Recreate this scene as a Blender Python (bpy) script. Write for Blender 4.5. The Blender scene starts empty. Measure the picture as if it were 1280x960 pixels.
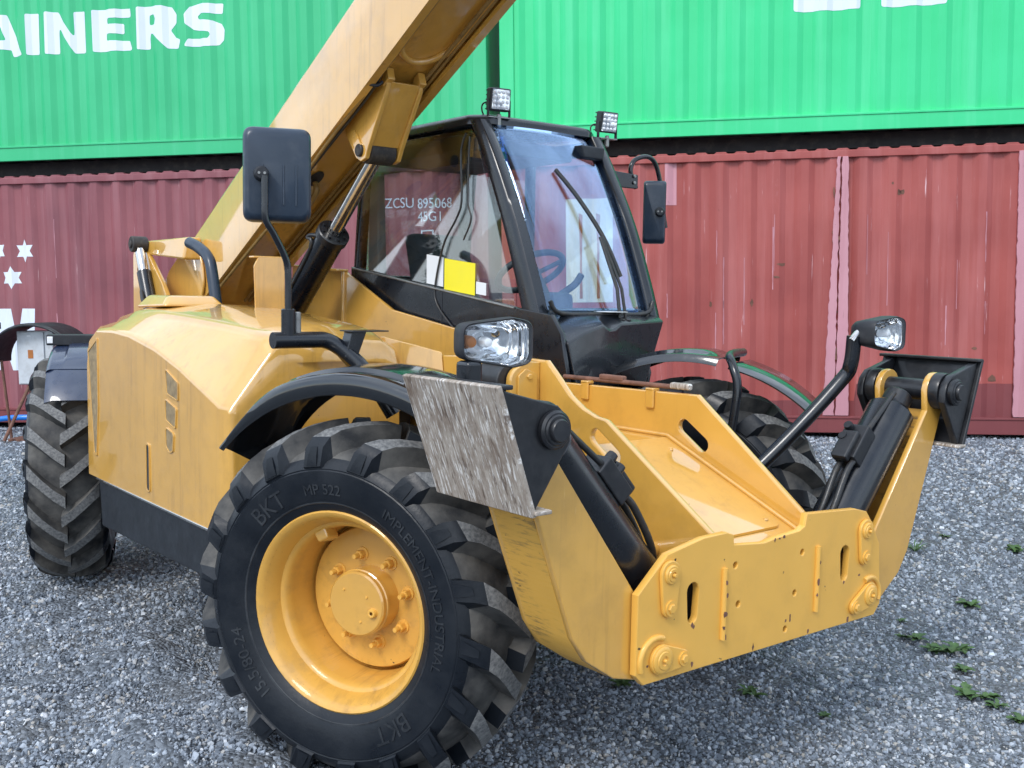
import bpy, bmesh, math, random
from math import radians as rad, sin, cos, pi, sqrt
from mathutils import Vector, Matrix, noise

random.seed(7)
SC = bpy.context.scene
COL = SC.collection

# ------------------------------------------------------------------ camera
def cam_matrix(yaw, pitch, roll, loc):
    y, p, r = rad(yaw), rad(pitch), rad(roll)
    f = Vector((cos(p)*cos(y), cos(p)*sin(y), -sin(p)))
    rt = Vector((sin(y), -cos(y), 0.0))
    dn = f.cross(rt)
    right = cos(r)*rt + sin(r)*dn
    down = -sin(r)*rt + cos(r)*dn
    m = Matrix((right, -down, -f)).transposed().to_4x4()
    m.translation = Vector(loc)
    return m
cd = bpy.data.cameras.new('camera')
cd.sensor_width = 36.0
cd.lens = 36.0*1300.34/1280.0
cd.clip_start = 0.05
cd.clip_end = 3000
cam = bpy.data.objects.new('camera', cd)
COL.objects.link(cam)
cam.matrix_world = cam_matrix(140.839, 5.097, -1.006, (3.162, -2.815, 1.701))
SC.camera = cam
SC.render.resolution_x, SC.render.resolution_y = 1024, 768

# ------------------------------------------------------------------ sky and sun
SUN_EL, SUN_AZ = 46.0, -68.0            # azimuth measured from +X towards +Y
w = bpy.data.worlds.new('World')
SC.world = w
w.use_nodes = True
wn = w.node_tree
sky = wn.nodes.new('ShaderNodeTexSky')
sky.sky_type = 'NISHITA'
sky.sun_disc = False
sky.sun_elevation = rad(SUN_EL)
sky.sun_rotation = rad(90.0 - SUN_AZ)
sky.air_density = 1.0
sky.dust_density = 1.0
sky.ozone_density = 1.0
bg = wn.nodes['Background']
# thin bright cloud cover over the whole sky, broken by blue
tcw = wn.nodes.new('ShaderNodeTexCoord')
nzw = wn.nodes.new('ShaderNodeTexNoise')
nzw.inputs['Scale'].default_value = 2.2
nzw.inputs['Detail'].default_value = 6.0
nzw.inputs['Roughness'].default_value = 0.55
wn.links.new(tcw.outputs['Generated'], nzw.inputs['Vector'])
mrw = wn.nodes.new('ShaderNodeMapRange')
mrw.inputs['From Min'].default_value = 0.36
mrw.inputs['From Max'].default_value = 0.60
mrw.inputs['To Min'].default_value = 0.25
mrw.inputs['To Max'].default_value = 0.95
wn.links.new(nzw.outputs['Fac'], mrw.inputs[0])
mxw = wn.nodes.new('ShaderNodeMix')
mxw.data_type = 'RGBA'
mxw.inputs['B'].default_value = (7.6, 8.7, 10.2, 1.0)
wn.links.new(mrw.outputs[0], mxw.inputs['Factor'])
wn.links.new(sky.outputs[0], mxw.inputs['A'])
wn.links.new(mxw.outputs['Result'], bg.inputs[0])
bg.inputs[1].default_value = 0.15
sd = bpy.data.lights.new('sun', 'SUN')
sd.energy = 1.5
sd.angle = rad(20)
sd.color = (1.0, 0.97, 0.93)
sun = bpy.data.objects.new('sun', sd)
COL.objects.link(sun)
sv = Vector((cos(rad(SUN_EL))*cos(rad(SUN_AZ)), cos(rad(SUN_EL))*sin(rad(SUN_AZ)), sin(rad(SUN_EL))))
sun.rotation_euler = sv.to_track_quat('Z', 'Y').to_euler()
sun.location = sv*30
SC.view_settings.view_transform = 'Standard'
SC.view_settings.look = 'None'
SC.view_settings.exposure = 0.45
SC.view_settings.gamma = 1.0

# ------------------------------------------------------------------ materials
def S(r, g, b):
    def c(v):
        v /= 255.0
        return v/12.92 if v <= 0.04045 else ((v+0.055)/1.055)**2.4
    return (c(r), c(g), c(b), 1.0)

class N:
    """small node-graph helper"""
    def __init__(self, name):
        self.m = bpy.data.materials.new(name)
        self.m.use_nodes = True
        self.t = self.m.node_tree
        self.b = self.t.nodes['Principled BSDF']
    def n(self, typ, **kw):
        x = self.t.nodes.new(typ)
        for k, v in kw.items():
            setattr(x, k, v)
        return x
    def l(self, a, b):
        self.t.links.new(a, b)
    def coords(self, scale=(1, 1, 1), kind='Object', rot=(0, 0, 0)):
        tc = self.n('ShaderNodeTexCoord')
        mp = self.n('ShaderNodeMapping')
        mp.inputs['Scale'].default_value = scale
        mp.inputs['Rotation'].default_value = rot
        self.l(tc.outputs[kind], mp.inputs[0])
        return mp.outputs[0]
    def noise(self, vec, scale, detail=4, rough=0.55):
        x = self.n('ShaderNodeTexNoise')
        x.inputs['Scale'].default_value = scale
        x.inputs['Detail'].default_value = detail
        x.inputs['Roughness'].default_value = rough
        self.l(vec, x.inputs['Vector'])
        return x.outputs['Fac']
    def ramp(self, fac, lo, hi, a=0.0, b=1.0):
        x = self.n('ShaderNodeMapRange')
        x.inputs['From Min'].default_value = lo
        x.inputs['From Max'].default_value = hi
        x.inputs['To Min'].default_value = a
        x.inputs['To Max'].default_value = b
        self.l(fac, x.inputs[0])
        return x.outputs[0]
    def mix(self, fac, a, b):
        x = self.n('ShaderNodeMix', data_type='RGBA')
        for sock, v in ((x.inputs['Factor'], fac), (x.inputs['A'], a), (x.inputs['B'], b)):
            if hasattr(v, 'links'):
                self.l(v, sock)
            else:
                sock.default_value = v
        return x.outputs['Result']
    def math(self, op, a, b):
        x = self.n('ShaderNodeMath', operation=op)
        for i, v in enumerate((a, b)):
            if hasattr(v, 'links'):
                self.l(v, x.inputs[i])
            else:
                x.inputs[i].default_value = v
        return x.outputs[0]
    def bump(self, h, strength=0.2, dist=0.01):
        x = self.n('ShaderNodeBump')
        x.inputs['Strength'].default_value = strength
        x.inputs['Distance'].default_value = dist
        self.l(h, x.inputs['Height'])
        self.l(x.outputs[0], self.b.inputs['Normal'])
    def col(self, c):
        if hasattr(c, 'links'):
            self.l(c, self.b.inputs['Base Color'])
        else:
            self.b.inputs['Base Color'].default_value = c
    def rough(self, r):
        if hasattr(r, 'links'):
            self.l(r, self.b.inputs['Roughness'])
        else:
            self.b.inputs['Roughness'].default_value = r
    def set(self, **kw):
        for k, v in kw.items():
            self.b.inputs[k.replace('_', ' ')].default_value = v

def paint(name, base, rough=0.32, coat=0.35, var=0.12, dirt=None, dirt_amt=0.25, scale=3.0, bump=0.03, metal=0.0, chips=None, grime=False):
    g = N(name)
    v = g.coords()
    n1 = g.noise(v, scale, 5)
    lo = tuple(c*(1-var) for c in base[:3])+(1,)
    hi = tuple(min(1, c*(1+var)) for c in base[:3])+(1,)
    c = g.mix(g.ramp(n1, 0.3, 0.7), lo, hi)
    if dirt:
        n2 = g.noise(v, scale*2.3, 8, 0.65)
        c = g.mix(g.ramp(n2, 0.5, 0.78, 0, dirt_amt), c, dirt)
    if chips:
        n4 = g.noise(v, 26, 4, 0.6)
        c = g.mix(g.ramp(n4, 0.715, 0.735), c, chips)
    if grime:
        # thin vertical run-off marks, fine scratches and a few chips
        n5 = g.noise(g.coords((14, 14, 0.9)), 1.6, 6, 0.65)
        n6 = g.noise(v, 1.3, 3)
        c = g.mix(g.math('MULTIPLY', g.ramp(n5, 0.52, 0.74, 0, 0.5), g.ramp(n6, 0.42, 0.62)), c, S(128, 92, 46))
        n7 = g.noise(g.coords((60, 60, 7), rot=(0.5, 0.3, 0.9)), 1.0, 4, 0.7)
        c = g.mix(g.ramp(n7, 0.70, 0.74, 0, 0.35), c, S(232, 196, 128))
        n8 = g.noise(v, 34, 3, 0.6)
        c = g.mix(g.ramp(n8, 0.752, 0.765, 0, 0.85), c, S(58, 42, 28))
    g.col(c)
    n3 = g.noise(v, scale*4, 6)
    g.rough(g.ramp(n3, 0.25, 0.75, max(0.03, rough-0.08), rough+0.14))
    g.set(Coat_Weight=coat, Coat_Roughness=0.05, Coat_IOR=1.8, Metallic=metal)
    g.bump(g.noise(v, 9, 3), bump, 0.01)
    return g.m

YEL = (0.65, 0.350, 0.060, 1)
M = {}
M['yellow'] = paint('yellow_paint', YEL, 0.36, 1.0, 0.07, S(112, 84, 48), 0.24, 3.0, 0.05, grime=True)
M['yellow_worn'] = paint('worn_yellow_paint', (0.75, 0.408, 0.070, 1), 0.45, 0.3, 0.05, S(110, 84, 52), 0.12, 3.5, 0.05, chips=S(60, 42, 24))
M['rim_yellow'] = paint('dusty_rim_paint', YEL, 0.46, 0.25, 0.07, S(118, 100, 74), 0.45, 3.2, 0.05, chips=S(70, 52, 36), grime=True)
def m_scuff():
    g = N('scuffed_yellow_paint')
    v = g.coords()
    n1 = g.noise(v, 3, 5)
    c = g.mix(g.ramp(n1, 0.3, 0.7), (0.60, 0.325, 0.055, 1), (0.70, 0.385, 0.066, 1))
    n2 = g.noise(g.coords((8, 5, 60), rot=(0.6, 0.2, 0.0)), 1.3, 6, 0.7)
    n3 = g.noise(v, 4.5, 4)
    k = g.math('MULTIPLY', g.ramp(n2, 0.50, 0.62), g.ramp(n3, 0.42, 0.58))
    c = g.mix(g.math('MULTIPLY', k, 0.8), c, S(96, 82, 62))
    n4 = g.noise(v, 22, 4, 0.65)
    c = g.mix(g.ramp(n4, 0.68, 0.71, 0, 0.9), c, S(62, 46, 34))
    g.col(c)
    g.rough(g.ramp(n2, 0.3, 0.7, 0.40, 0.65))
    g.bump(n2, 0.15, 0.004)
    return g.m
M['yellow_scuff'] = m_scuff()
M['black'] = paint('black_gloss_paint', (0.005, 0.007, 0.011, 1), 0.26, 0.16, 0.2, S(60, 64, 70), 0.08, 4, 0.02)
M['black_dirty'] = paint('scuffed_black_paint', (0.008, 0.009, 0.012, 1), 0.42, 0.1, 0.3, S(92, 90, 88), 0.16, 9, 0.3)
M['plastic'] = paint('matt_black_plastic', (0.014, 0.016, 0.021, 1), 0.5, 0.0, 0.15, S(110, 112, 115), 0.15, 6, 0.05)
M['navy'] = paint('dark_blue_plastic', (0.010, 0.023, 0.044, 1), 0.38, 0.12, 0.15, S(110, 112, 118), 0.15, 6, 0.05)
M['navy_gloss'] = paint('glossy_navy_plastic', (0.014, 0.026, 0.062, 1), 0.28, 0.5, 0.15, S(90, 96, 110), 0.12, 6, 0.03)
M['mudguard'] = paint('glossy_black_mudguard', (0.007, 0.009, 0.012, 1), 0.14, 0.5, 0.2, S(70, 72, 76), 0.05, 5, 0.04)
M['skirt'] = paint('dark_grey_skirt', (0.009, 0.012, 0.017, 1), 0.45, 0.0, 0.2, S(70, 76, 84), 0.20, 7, 0.05)
M['chrome'] = paint('polished_rod', (0.62, 0.60, 0.57, 1), 0.16, 0, 0.05, S(90, 80, 60), 0.25, 12, 0.0, 1.0)
M['steel'] = paint('dull_steel', (0.30, 0.30, 0.29, 1), 0.45, 0, 0.15, S(70, 50, 35), 0.4, 15, 0.1, 0.8)
M['hose'] = paint('black_rubber_hose', (0.015, 0.015, 0.016, 1), 0.45, 0.1, 0.2, S(100, 85, 60), 0.3, 12, 0.05)
M['hose_brown'] = paint('dusty_yellow_pipe', (0.30, 0.18, 0.05, 1), 0.5, 0.1, 0.2, S(60, 45, 30), 0.5, 12, 0.05)
M['white'] = paint('white_card', (0.75, 0.77, 0.78, 1), 0.5, 0, 0.04)
M['label_yellow'] = paint('bright_yellow_card', S(240, 225, 25), 0.4, 0.1, 0.04)
M['seat'] = paint('grey_seat_fabric', (0.05, 0.055, 0.06, 1), 0.85, 0, 0.2)
M['interior'] = paint('interior_plastic', (0.045, 0.055, 0.065, 1), 0.55, 0, 0.15)
M['grey_trim'] = paint('grey_cab_trim', (0.22, 0.21, 0.19, 1), 0.6, 0, 0.1)
M['cabinet'] = paint('grey_enclosure_paint', (0.52, 0.55, 0.58, 1), 0.45, 0.1, 0.10, S(130, 125, 118), 0.4, 6, 0.05)
M['orange_tag'] = paint('orange_label', S(170, 105, 50), 0.5, 0, 0.2)
M['hose_blue'] = paint('blue_hose', S(20, 120, 215), 0.35, 0.2, 0.08)
M['rust'] = paint('rusty_iron', (0.16, 0.075, 0.05, 1), 0.7, 0, 0.4, S(60, 30, 20), 0.5, 14, 0.2)
M['vent'] = paint('vent_mesh', (0.26, 0.19, 0.10, 1), 0.6, 0, 0.3, S(60, 50, 35), 0.6, 30, 0.1)
M['mirror_glass'] = paint('mirror_glass', (0.8, 0.8, 0.8, 1), 0.03, 0, 0.0, metal=1.0)
M['casting'] = paint('dark_cast', (0.03, 0.026, 0.024, 1), 0.6, 0, 0.4, S(110, 100, 80), 0.4, 20, 0.2)

def m_sole():
    g = N('scraped_steel_sole')
    v = g.coords((38, 5, 7))
    n1 = g.noise(v, 1.6, 8, 0.72)
    v2 = g.coords()
    n2 = g.noise(v2, 7, 6, 0.6)
    n3 = g.noise(g.coords((90, 8, 13)), 1.5, 4, 0.65)
    c = g.mix(g.ramp(n1, 0.30, 0.70), S(128, 112, 98), S(196, 186, 174))
    c = g.mix(g.ramp(n3, 0.54, 0.62, 0, 0.8), c, S(240, 237, 232))
    c = g.mix(g.ramp(n2, 0.52, 0.75, 0, 0.8), c, S(104, 82, 64))
    n4 = g.noise(g.coords((50, 7, 10)), 1.7, 4, 0.65)
    c = g.mix(g.ramp(n4, 0.55, 0.64, 0, 0.75), c, S(84, 66, 54))
    g.col(c)
    g.rough(g.ramp(n1, 0.3, 0.7, 0.7, 0.45))
    g.set(Metallic=0.25)
    g.bump(n3, 0.25, 0.004)
    return g.m
M['sole'] = m_sole()

def m_rubber(name, base, dust, amt, rough, stretch=(1, 1, 1), sc=7):
    g = N(name)
    v = g.coords(stretch)
    n1 = g.noise(v, sc, 7, 0.6)
    n2 = g.noise(v, 60, 3)
    g.col(g.mix(g.ramp(n1, 0.36, 0.68, 0, amt), base, dust))
    g.rough(g.ramp(n1, 0.3, 0.7, rough-0.1, rough+0.15))
    g.bump(n2, 0.25, 0.003)
    g.set(Specular_IOR_Level=0.3)
    return g.m
M['tyre'] = m_rubber('black_tyre_sidewall', (0.0065, 0.009, 0.0135, 1), S(76, 80, 84), 0.10, 0.34)
M['tread'] = m_rubber('dusty_tread_base', (0.030, 0.031, 0.033, 1), S(116, 113, 108), 0.75, 0.75)
M['lug_top'] = m_rubber('worn_lug_top', (0.085, 0.087, 0.09, 1), S(150, 150, 148), 0.6, 0.8, sc=80)
M['letter_rubber'] = m_rubber('raised_rubber_letter', (0.0125, 0.015, 0.019, 1), S(96, 100, 104), 0.30, 0.40)

def m_glass(name, tint, refl=1.3, gc=(1, 1, 1, 1)):
    g = N(name)
    tr = g.n('ShaderNodeBsdfTransparent')
    tr.inputs[0].default_value = tint
    gl = g.n('ShaderNodeBsdfGlossy')
    gl.inputs['Roughness'].default_value = 0.01
    gl.inputs['Color'].default_value = gc
    fr = g.n('ShaderNodeFresnel')
    gm = g.n('ShaderNodeNewGeometry')      # thin pane: same reflectance from both faces
    g.l(g.math('ADD', g.math('MULTIPLY', gm.outputs['Backfacing'], 1/1.52-1.52), 1.52), fr.inputs['IOR'])
    mx = g.n('ShaderNodeMixShader')
    k = g.math('MULTIPLY', fr.outputs[0], refl)
    g.t.nodes[-1].use_clamp = True
    g.l(k, mx.inputs[0])
    g.l(tr.outputs[0], mx.inputs[1])
    g.l(gl.outputs[0], mx.inputs[2])
    g.l(mx.outputs[0], g.t.nodes['Material Output'].inputs[0])
    return g.m
M['glass'] = m_glass('cab_glass', (0.91, 0.945, 0.95, 1), 2.0)
M['glass_front'] = m_glass('windscreen_glass', (0.93, 0.96, 0.97, 1), 3.0, (0.50, 0.70, 1.0, 1))
M['glass_tint'] = m_glass('tinted_glass', (0.50, 0.60, 0.66, 1))
M['lens'] = m_glass('lamp_lens', (0.97, 0.98, 0.98, 1))
def m_led():
    g = N('led_lens')
    g.col((0.85, 0.87, 0.9, 1))
    g.set(Roughness=0.12, Coat_Weight=0.6)
    return g.m
M['led'] = m_led()
def m_reflector():
    g = N('lamp_reflector')
    v = g.coords()
    g.col((0.85, 0.87, 0.9, 1))
    g.set(Metallic=1.0, Roughness=0.12)
    w_ = g.n('ShaderNodeTexWave')
    w_.inputs['Scale'].default_value = 14
    w_.inputs['Distortion'].default_value = 2
    g.l(v, w_.inputs['Vector'])
    g.bump(w_.outputs['Fac'], 0.4, 0.01)
    return g.m
M['reflector'] = m_reflector()

def m_container(name, c1, c2, streak, amt, rough, scratch=None, scr_amt=0.0, faded=None):
    g = N(name)
    v = g.coords((7, 7, 0.35))
    n1 = g.noise(v, 1.0, 6, 0.6)
    v2 = g.coords()
    n2 = g.noise(v2, 1.1, 5)
    c = g.mix(g.ramp(n2, 0.35, 0.65), c1, c2)
    c = g.mix(g.ramp(n1, 0.5, 0.75, 0, amt), c, streak)
    if faded:
        n5 = g.noise(g.coords((3, 3, 0.25)), 1.6, 4)
        c = g.mix(g.ramp(n5, 0.5, 0.72, 0, 0.5), c, faded)
    if scratch:
        n3 = g.noise(g.coords((40, 40, 1.5)), 1.0, 5, 0.7)
        n6 = g.noise(v2, 2.3, 3)
        m_ = g.math('MULTIPLY', g.ramp(n3, 0.64, 0.70), g.ramp(n6, 0.48, 0.6))
        c = g.mix(g.math('MULTIPLY', m_, scr_amt), c, scratch)
        n4 = g.noise(g.coords((9, 9, 5)), 2.2, 6, 0.7)
        c = g.mix(g.ramp(n4, 0.70, 0.745, 0, 0.75), c, S(70, 38, 30))
    g.col(c)
    g.rough(g.ramp(n1, 0.3, 0.7, rough-0.06, rough+0.12))
    g.bump(g.noise(v2, 2.5, 4), 0.12, 0.02)
    g.set(Coat_Weight=0.05)
    return g.m
M['green'] = m_container('green_container_paint', S(44, 178, 118), S(54, 186, 126), S(100, 204, 158), 0.35, 0.42)
M['green_b'] = m_container('bright_green_container_paint', S(44, 200, 128), S(54, 208, 138), S(112, 222, 172), 0.35, 0.42)
M['red_a'] = m_container('dull_maroon_container_paint', S(122, 66, 74), S(142, 80, 86), S(156, 106, 112), 0.55, 0.55, S(200, 166, 168), 0.9, S(158, 108, 114))
M['red_b'] = m_container('faded_red_container_paint', S(146, 66, 62), S(164, 80, 74), S(178, 108, 104), 0.55, 0.55, S(220, 184, 188), 1.0, S(184, 110, 108))
M['red_low'] = m_container('dark_red_rail_paint', S(112, 52, 56), S(124, 60, 62), S(90, 50, 48), 0.40, 0.6)
M['pink'] = m_container('scraped_pink_primer', S(196, 142, 152), S(186, 132, 142), S(150, 90, 92), 0.5, 0.65, S(90, 60, 50), 0.9)
M['letter_white'] = m_container('white_letter_paint', S(214, 222, 236), S(222, 230, 240), S(200, 214, 222), 0.3, 0.5)
M['dark_under'] = paint('dark_underframe', (0.03, 0.03, 0.032, 1), 0.7, 0, 0.3, S(120, 110, 100), 0.3, 4)
M['patch_white'] = m_container('white_patch_paint', S(222, 224, 214), S(214, 216, 206), S(226, 196, 120), 0.6, 0.5)

# ------------------------------------------------------------------ mesh helpers
def link(o, parent=None):
    COL.objects.link(o)
    if parent is not None:
        o.parent = parent
    return o

def empty(name, loc=(0, 0, 0), rz=0.0, parent=None):
    o = bpy.data.objects.new(name, None)
    o.empty_display_size = 0.3
    o.location = loc
    o.rotation_euler = (0, 0, rz)
    return link(o, parent)

def finish(name, me, mat, parent=None, ang=38, bev=0.0, seg=2):
    o = bpy.data.objects.new(name, me)
    if mat is not None:
        for mm in (mat if isinstance(mat, (list, tuple)) else [mat]):
            me.materials.append(M[mm] if isinstance(mm, str) else mm)
    me.shade_smooth()
    me.set_sharp_from_angle(angle=rad(ang))
    link(o, parent)
    if bev > 0:
        b = o.modifiers.new('bevel', 'BEVEL')
        b.width = bev
        b.segments = seg
        b.limit_method = 'ANGLE'
        b.angle_limit = rad(32)
        wn_ = o.modifiers.new('wn', 'WEIGHTED_NORMAL')
        wn_.keep_sharp = False
        me.shade_smooth()
        for e in me.edges:
            e.use_edge_sharp = False
    return o

def mesh(name, verts, faces, mat, parent=None, ang=38, bev=0.0, seg=2):
    me = bpy.data.meshes.new(name)
    me.from_pydata([tuple(v) for v in verts], [], faces)
    bm = bmesh.new()
    bm.from_mesh(me)
    bmesh.ops.recalc_face_normals(bm, faces=bm.faces)
    bm.to_mesh(me)
    bm.free()
    return finish(name, me, mat, parent, ang, bev, seg)

def box(name, lo, hi, mat, parent=None, bev=0.006, mtx=None):
    x0, y0, z0 = lo
    x1, y1, z1 = hi
    vs = [Vector(p) for p in ((x0, y0, z0), (x1, y0, z0), (x1, y1, z0), (x0, y1, z0), (x0, y0, z1), (x1, y0, z1), (x1, y1, z1), (x0, y1, z1))]
    if mtx is not None:
        vs = [mtx @ v for v in vs]
    fs = [(0, 3, 2, 1), (4, 5, 6, 7), (0, 1, 5, 4), (1, 2, 6, 5), (2, 3, 7, 6), (3, 0, 4, 7)]
    return mesh(name, vs, fs, mat, parent, bev=bev)

def hexa(name, vs, mat, parent=None, bev=0.006, seg=2):
    """eight corners: bottom loop 0-3, top loop 4-7"""
    fs = [(0, 3, 2, 1), (4, 5, 6, 7), (0, 1, 5, 4), (1, 2, 6, 5), (2, 3, 7, 6), (3, 0, 4, 7)]
    return mesh(name, vs, fs, mat, parent, bev=bev, seg=seg)

def curve_mesh(cu):
    tmp = bpy.data.objects.new('tmp_curve', cu)
    me = bpy.data.meshes.new_from_object(tmp)
    bpy.data.objects.remove(tmp)
    bpy.data.curves.remove(cu)
    return me

def round_poly(pts, r, seg=4):
    """round the corners of a closed 2-D polygon; r may be a number or list"""
    out = []
    n = len(pts)
    for i, p in enumerate(pts):
        rr = r[i] if isinstance(r, (list, tuple)) else r
        a, b, c = Vector(pts[i-1]), Vector(p), Vector(pts[(i+1) % n])
        if rr <= 0:
            out.append((b.x, b.y))
            continue
        d1, d2 = (a-b), (c-b)
        l1, l2 = d1.length, d2.length
        d1.normalize()
        d2.normalize()
        angv = d1.angle(d2)
        t = min(rr/max(1e-4, math.tan(angv/2)), l1*0.48, l2*0.48)
        p0, p1 = b+d1*t, b+d2*t
        for k in range(seg+1):
            u = k/seg
            q = (1-u)**2*p0+2*u*(1-u)*b+u*u*p1
            out.append((q.x, q.y))
    return out

def circle_pts(cx, cy, r, n=16):
    return [(cx+r*cos(2*pi*k/n), cy+r*sin(2*pi*k/n)) for k in range(n)]

def capsule_pts(a, b, r, r2=None, n=8):
    r2 = r if r2 is None else r2
    a, b = Vector(a), Vector(b)
    d = (b-a).normalized()
    ang = math.atan2(d.y, d.x)
    out = []
    for k in range(n+1):
        t = ang+pi/2+pi*k/n
        out.append((a.x+r*cos(t), a.y+r*sin(t)))
    for k in range(n+1):
        t = ang-pi/2+pi*k/n
        out.append((b.x+r2*cos(t), b.y+r2*sin(t)))
    return out

def flat_mesh(loops):
    cu = bpy.data.curves.new('c', 'CURVE')
    cu.dimensions = '2D'
    cu.fill_mode = 'BOTH'
    for lp in loops:
        sp = cu.splines.new('POLY')
        sp.points.add(len(lp)-1)
        for q, p in zip(sp.points, lp):
            q.co = (p[0], p[1], 0, 1)
        sp.use_cyclic_u = True
    return cu

PLANES = {
    'xz': lambda off: Matrix(((1, 0, 0, 0), (0, 0, 1, off), (0, 1, 0, 0), (0, 0, 0, 1))),
    'yz': lambda off: Matrix(((0, 0, 1, off), (1, 0, 0, 0), (0, 1, 0, 0), (0, 0, 0, 1))),
    'xy': lambda off: Matrix.Translation((0, 0, off)),
}
def plate(name, loops, plane, lo, hi, mat, parent=None, bev=0.004, mtx=None):
    """flat plate cut from outline loops (first outer, then holes), lying in the
    given plane and reaching from lo to hi along its normal"""
    cu = flat_mesh(loops)
    th = abs(hi-lo)
    b = min(bev, th*0.4)
    cu.extrude = th/2-b
    cu.bevel_depth = b
    cu.bevel_resolution = 1
    cu.offset = -b
    me = curve_mesh(cu)
    me.transform(PLANES[plane]((lo+hi)/2) if mtx is None else mtx)
    bm = bmesh.new()
    bm.from_mesh(me)
    bmesh.ops.remove_doubles(bm, verts=bm.verts, dist=1e-5)
    bmesh.ops.recalc_face_normals(bm, faces=bm.faces)
    bm.to_mesh(me)
    bm.free()
    me.materials.clear()
    o = finish(name, me, mat, parent, ang=30)
    ax = (PLANES[plane](0.0) if mtx is None else mtx).col[2].xyz.normalized()
    for p in me.polygons:
        if abs(p.normal.dot(ax)) > 0.999:
            p.use_smooth = False
    return o

def smooth_path(pts, n=6):
    P = [Vector(p) for p in pts]
    if len(P) < 3:
        return P
    out = []
    for i in range(len(P)-1):
        p0 = P[max(i-1, 0)]
        p1, p2 = P[i], P[i+1]
        p3 = P[min(i+2, len(P)-1)]
        for k in range(n):
            t = k/n
            out.append(0.5*((2*p1)+(p2-p0)*t+(2*p0-5*p1+4*p2-p3)*t*t+(3*p1-p0-3*p2+p3)*t**3))
    out.append(P[-1])
    return out

def tube(name, pts, r, mat, parent=None, smooth=True, res=4, n=6):
    P = smooth_path(pts, n) if smooth else [Vector(p) for p in pts]
    cu = bpy.data.curves.new('t', 'CURVE')
    cu.dimensions = '3D'
    sp = cu.splines.new('POLY')
    sp.points.add(len(P)-1)
    for q, p in zip(sp.points, P):
        q.co = (p.x, p.y, p.z, 1)
    cu.bevel_depth = r
    cu.bevel_resolution = res
    cu.use_fill_caps = True
    me = curve_mesh(cu)
    me.materials.clear()
    return finish(name, me, mat, parent, ang=50)

def frame_to(a, b):
    """matrix whose local Z runs from a to b, origin at a"""
    a, b = Vector(a), Vector(b)
    z = (b-a).normalized()
    ref = Vector((0, 0, 1)) if abs(z.z) < 0.9 else Vector((1, 0, 0))
    x = ref.cross(z).normalized()
    y = z.cross(x)
    m = Matrix((x, y, z)).transposed().to_4x4()
    m.translation = a
    return m

def lathe_data(profile, seg=32, mtx=None, closed=False):
    vs, fs = [], []
    n = len(profile)
    for k in range(seg):
        t = 2*pi*k/seg
        for r, h in profile:
            v = Vector((r*cos(t), r*sin(t), h))
            vs.append(mtx @ v if mtx is not None else v)
    for k in range(seg):
        k2 = (k+1) % seg
        for i in range(n-1 if not closed else n):
            j = (i+1) % n
            fs.append((k*n+i, k*n+j, k2*n+j, k2*n+i))
    return vs, fs

def lathe(name, profile, mat, parent=None, seg=32, mtx=None, ang=38):
    vs, fs = lathe_data(profile, seg, mtx)
    me = bpy.data.meshes.new(name)
    me.from_pydata([tuple(v) for v in vs], [], fs)
    bm = bmesh.new()
    bm.from_mesh(me)
    bmesh.ops.remove_doubles(bm, verts=bm.verts, dist=1e-5)
    bmesh.ops.recalc_face_normals(bm, faces=bm.faces)
    bm.to_mesh(me)
    bm.free()
    return finish(name, me, mat, parent, ang)

def cyl(name, a, b, r, mat, parent=None, seg=24, bev=0.004):
    L = (Vector(b)-Vector(a)).length
    e = min(bev, r*0.4, L*0.4)
    return lathe(name, [(0, 0), (r-e, 0), (r, e), (r, L-e), (r-e, L), (0, L)], mat, parent, seg, frame_to(a, b))

def tag(o, label=None, cat=None, group=None, kind=None):
    for k, v in (('label', label), ('category', cat), ('group', group), ('kind', kind)):
        if v:
            o[k] = v
    return o

def copy_tree(o, parent=None):
    c = o.copy()
    COL.objects.link(c)
    c.parent = parent
    for ch in list(o.children):
        copy_tree(ch, c)
    return c

# ------------------------------------------------------------------ ground
FA = rad(40.746)
FT = rad(1.615)
FU = Vector((cos(FA)*cos(FT), sin(FA)*cos(FT), sin(FT)))
FN = Vector((-sin(FA), cos(FA), 0.0))
FUP = FU.cross(FN).normalized()
FO = Vector((-4.041, 5.546, 0.269))
FM = Matrix((FU, FN, FUP)).transposed().to_4x4()
CAMXY = Vector((3.162, -2.815, 0.0))

def sstep(a, b, x):
    t = max(0.0, min(1.0, (x-a)/(b-a)))
    return t*t*(3-2*t)

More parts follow.
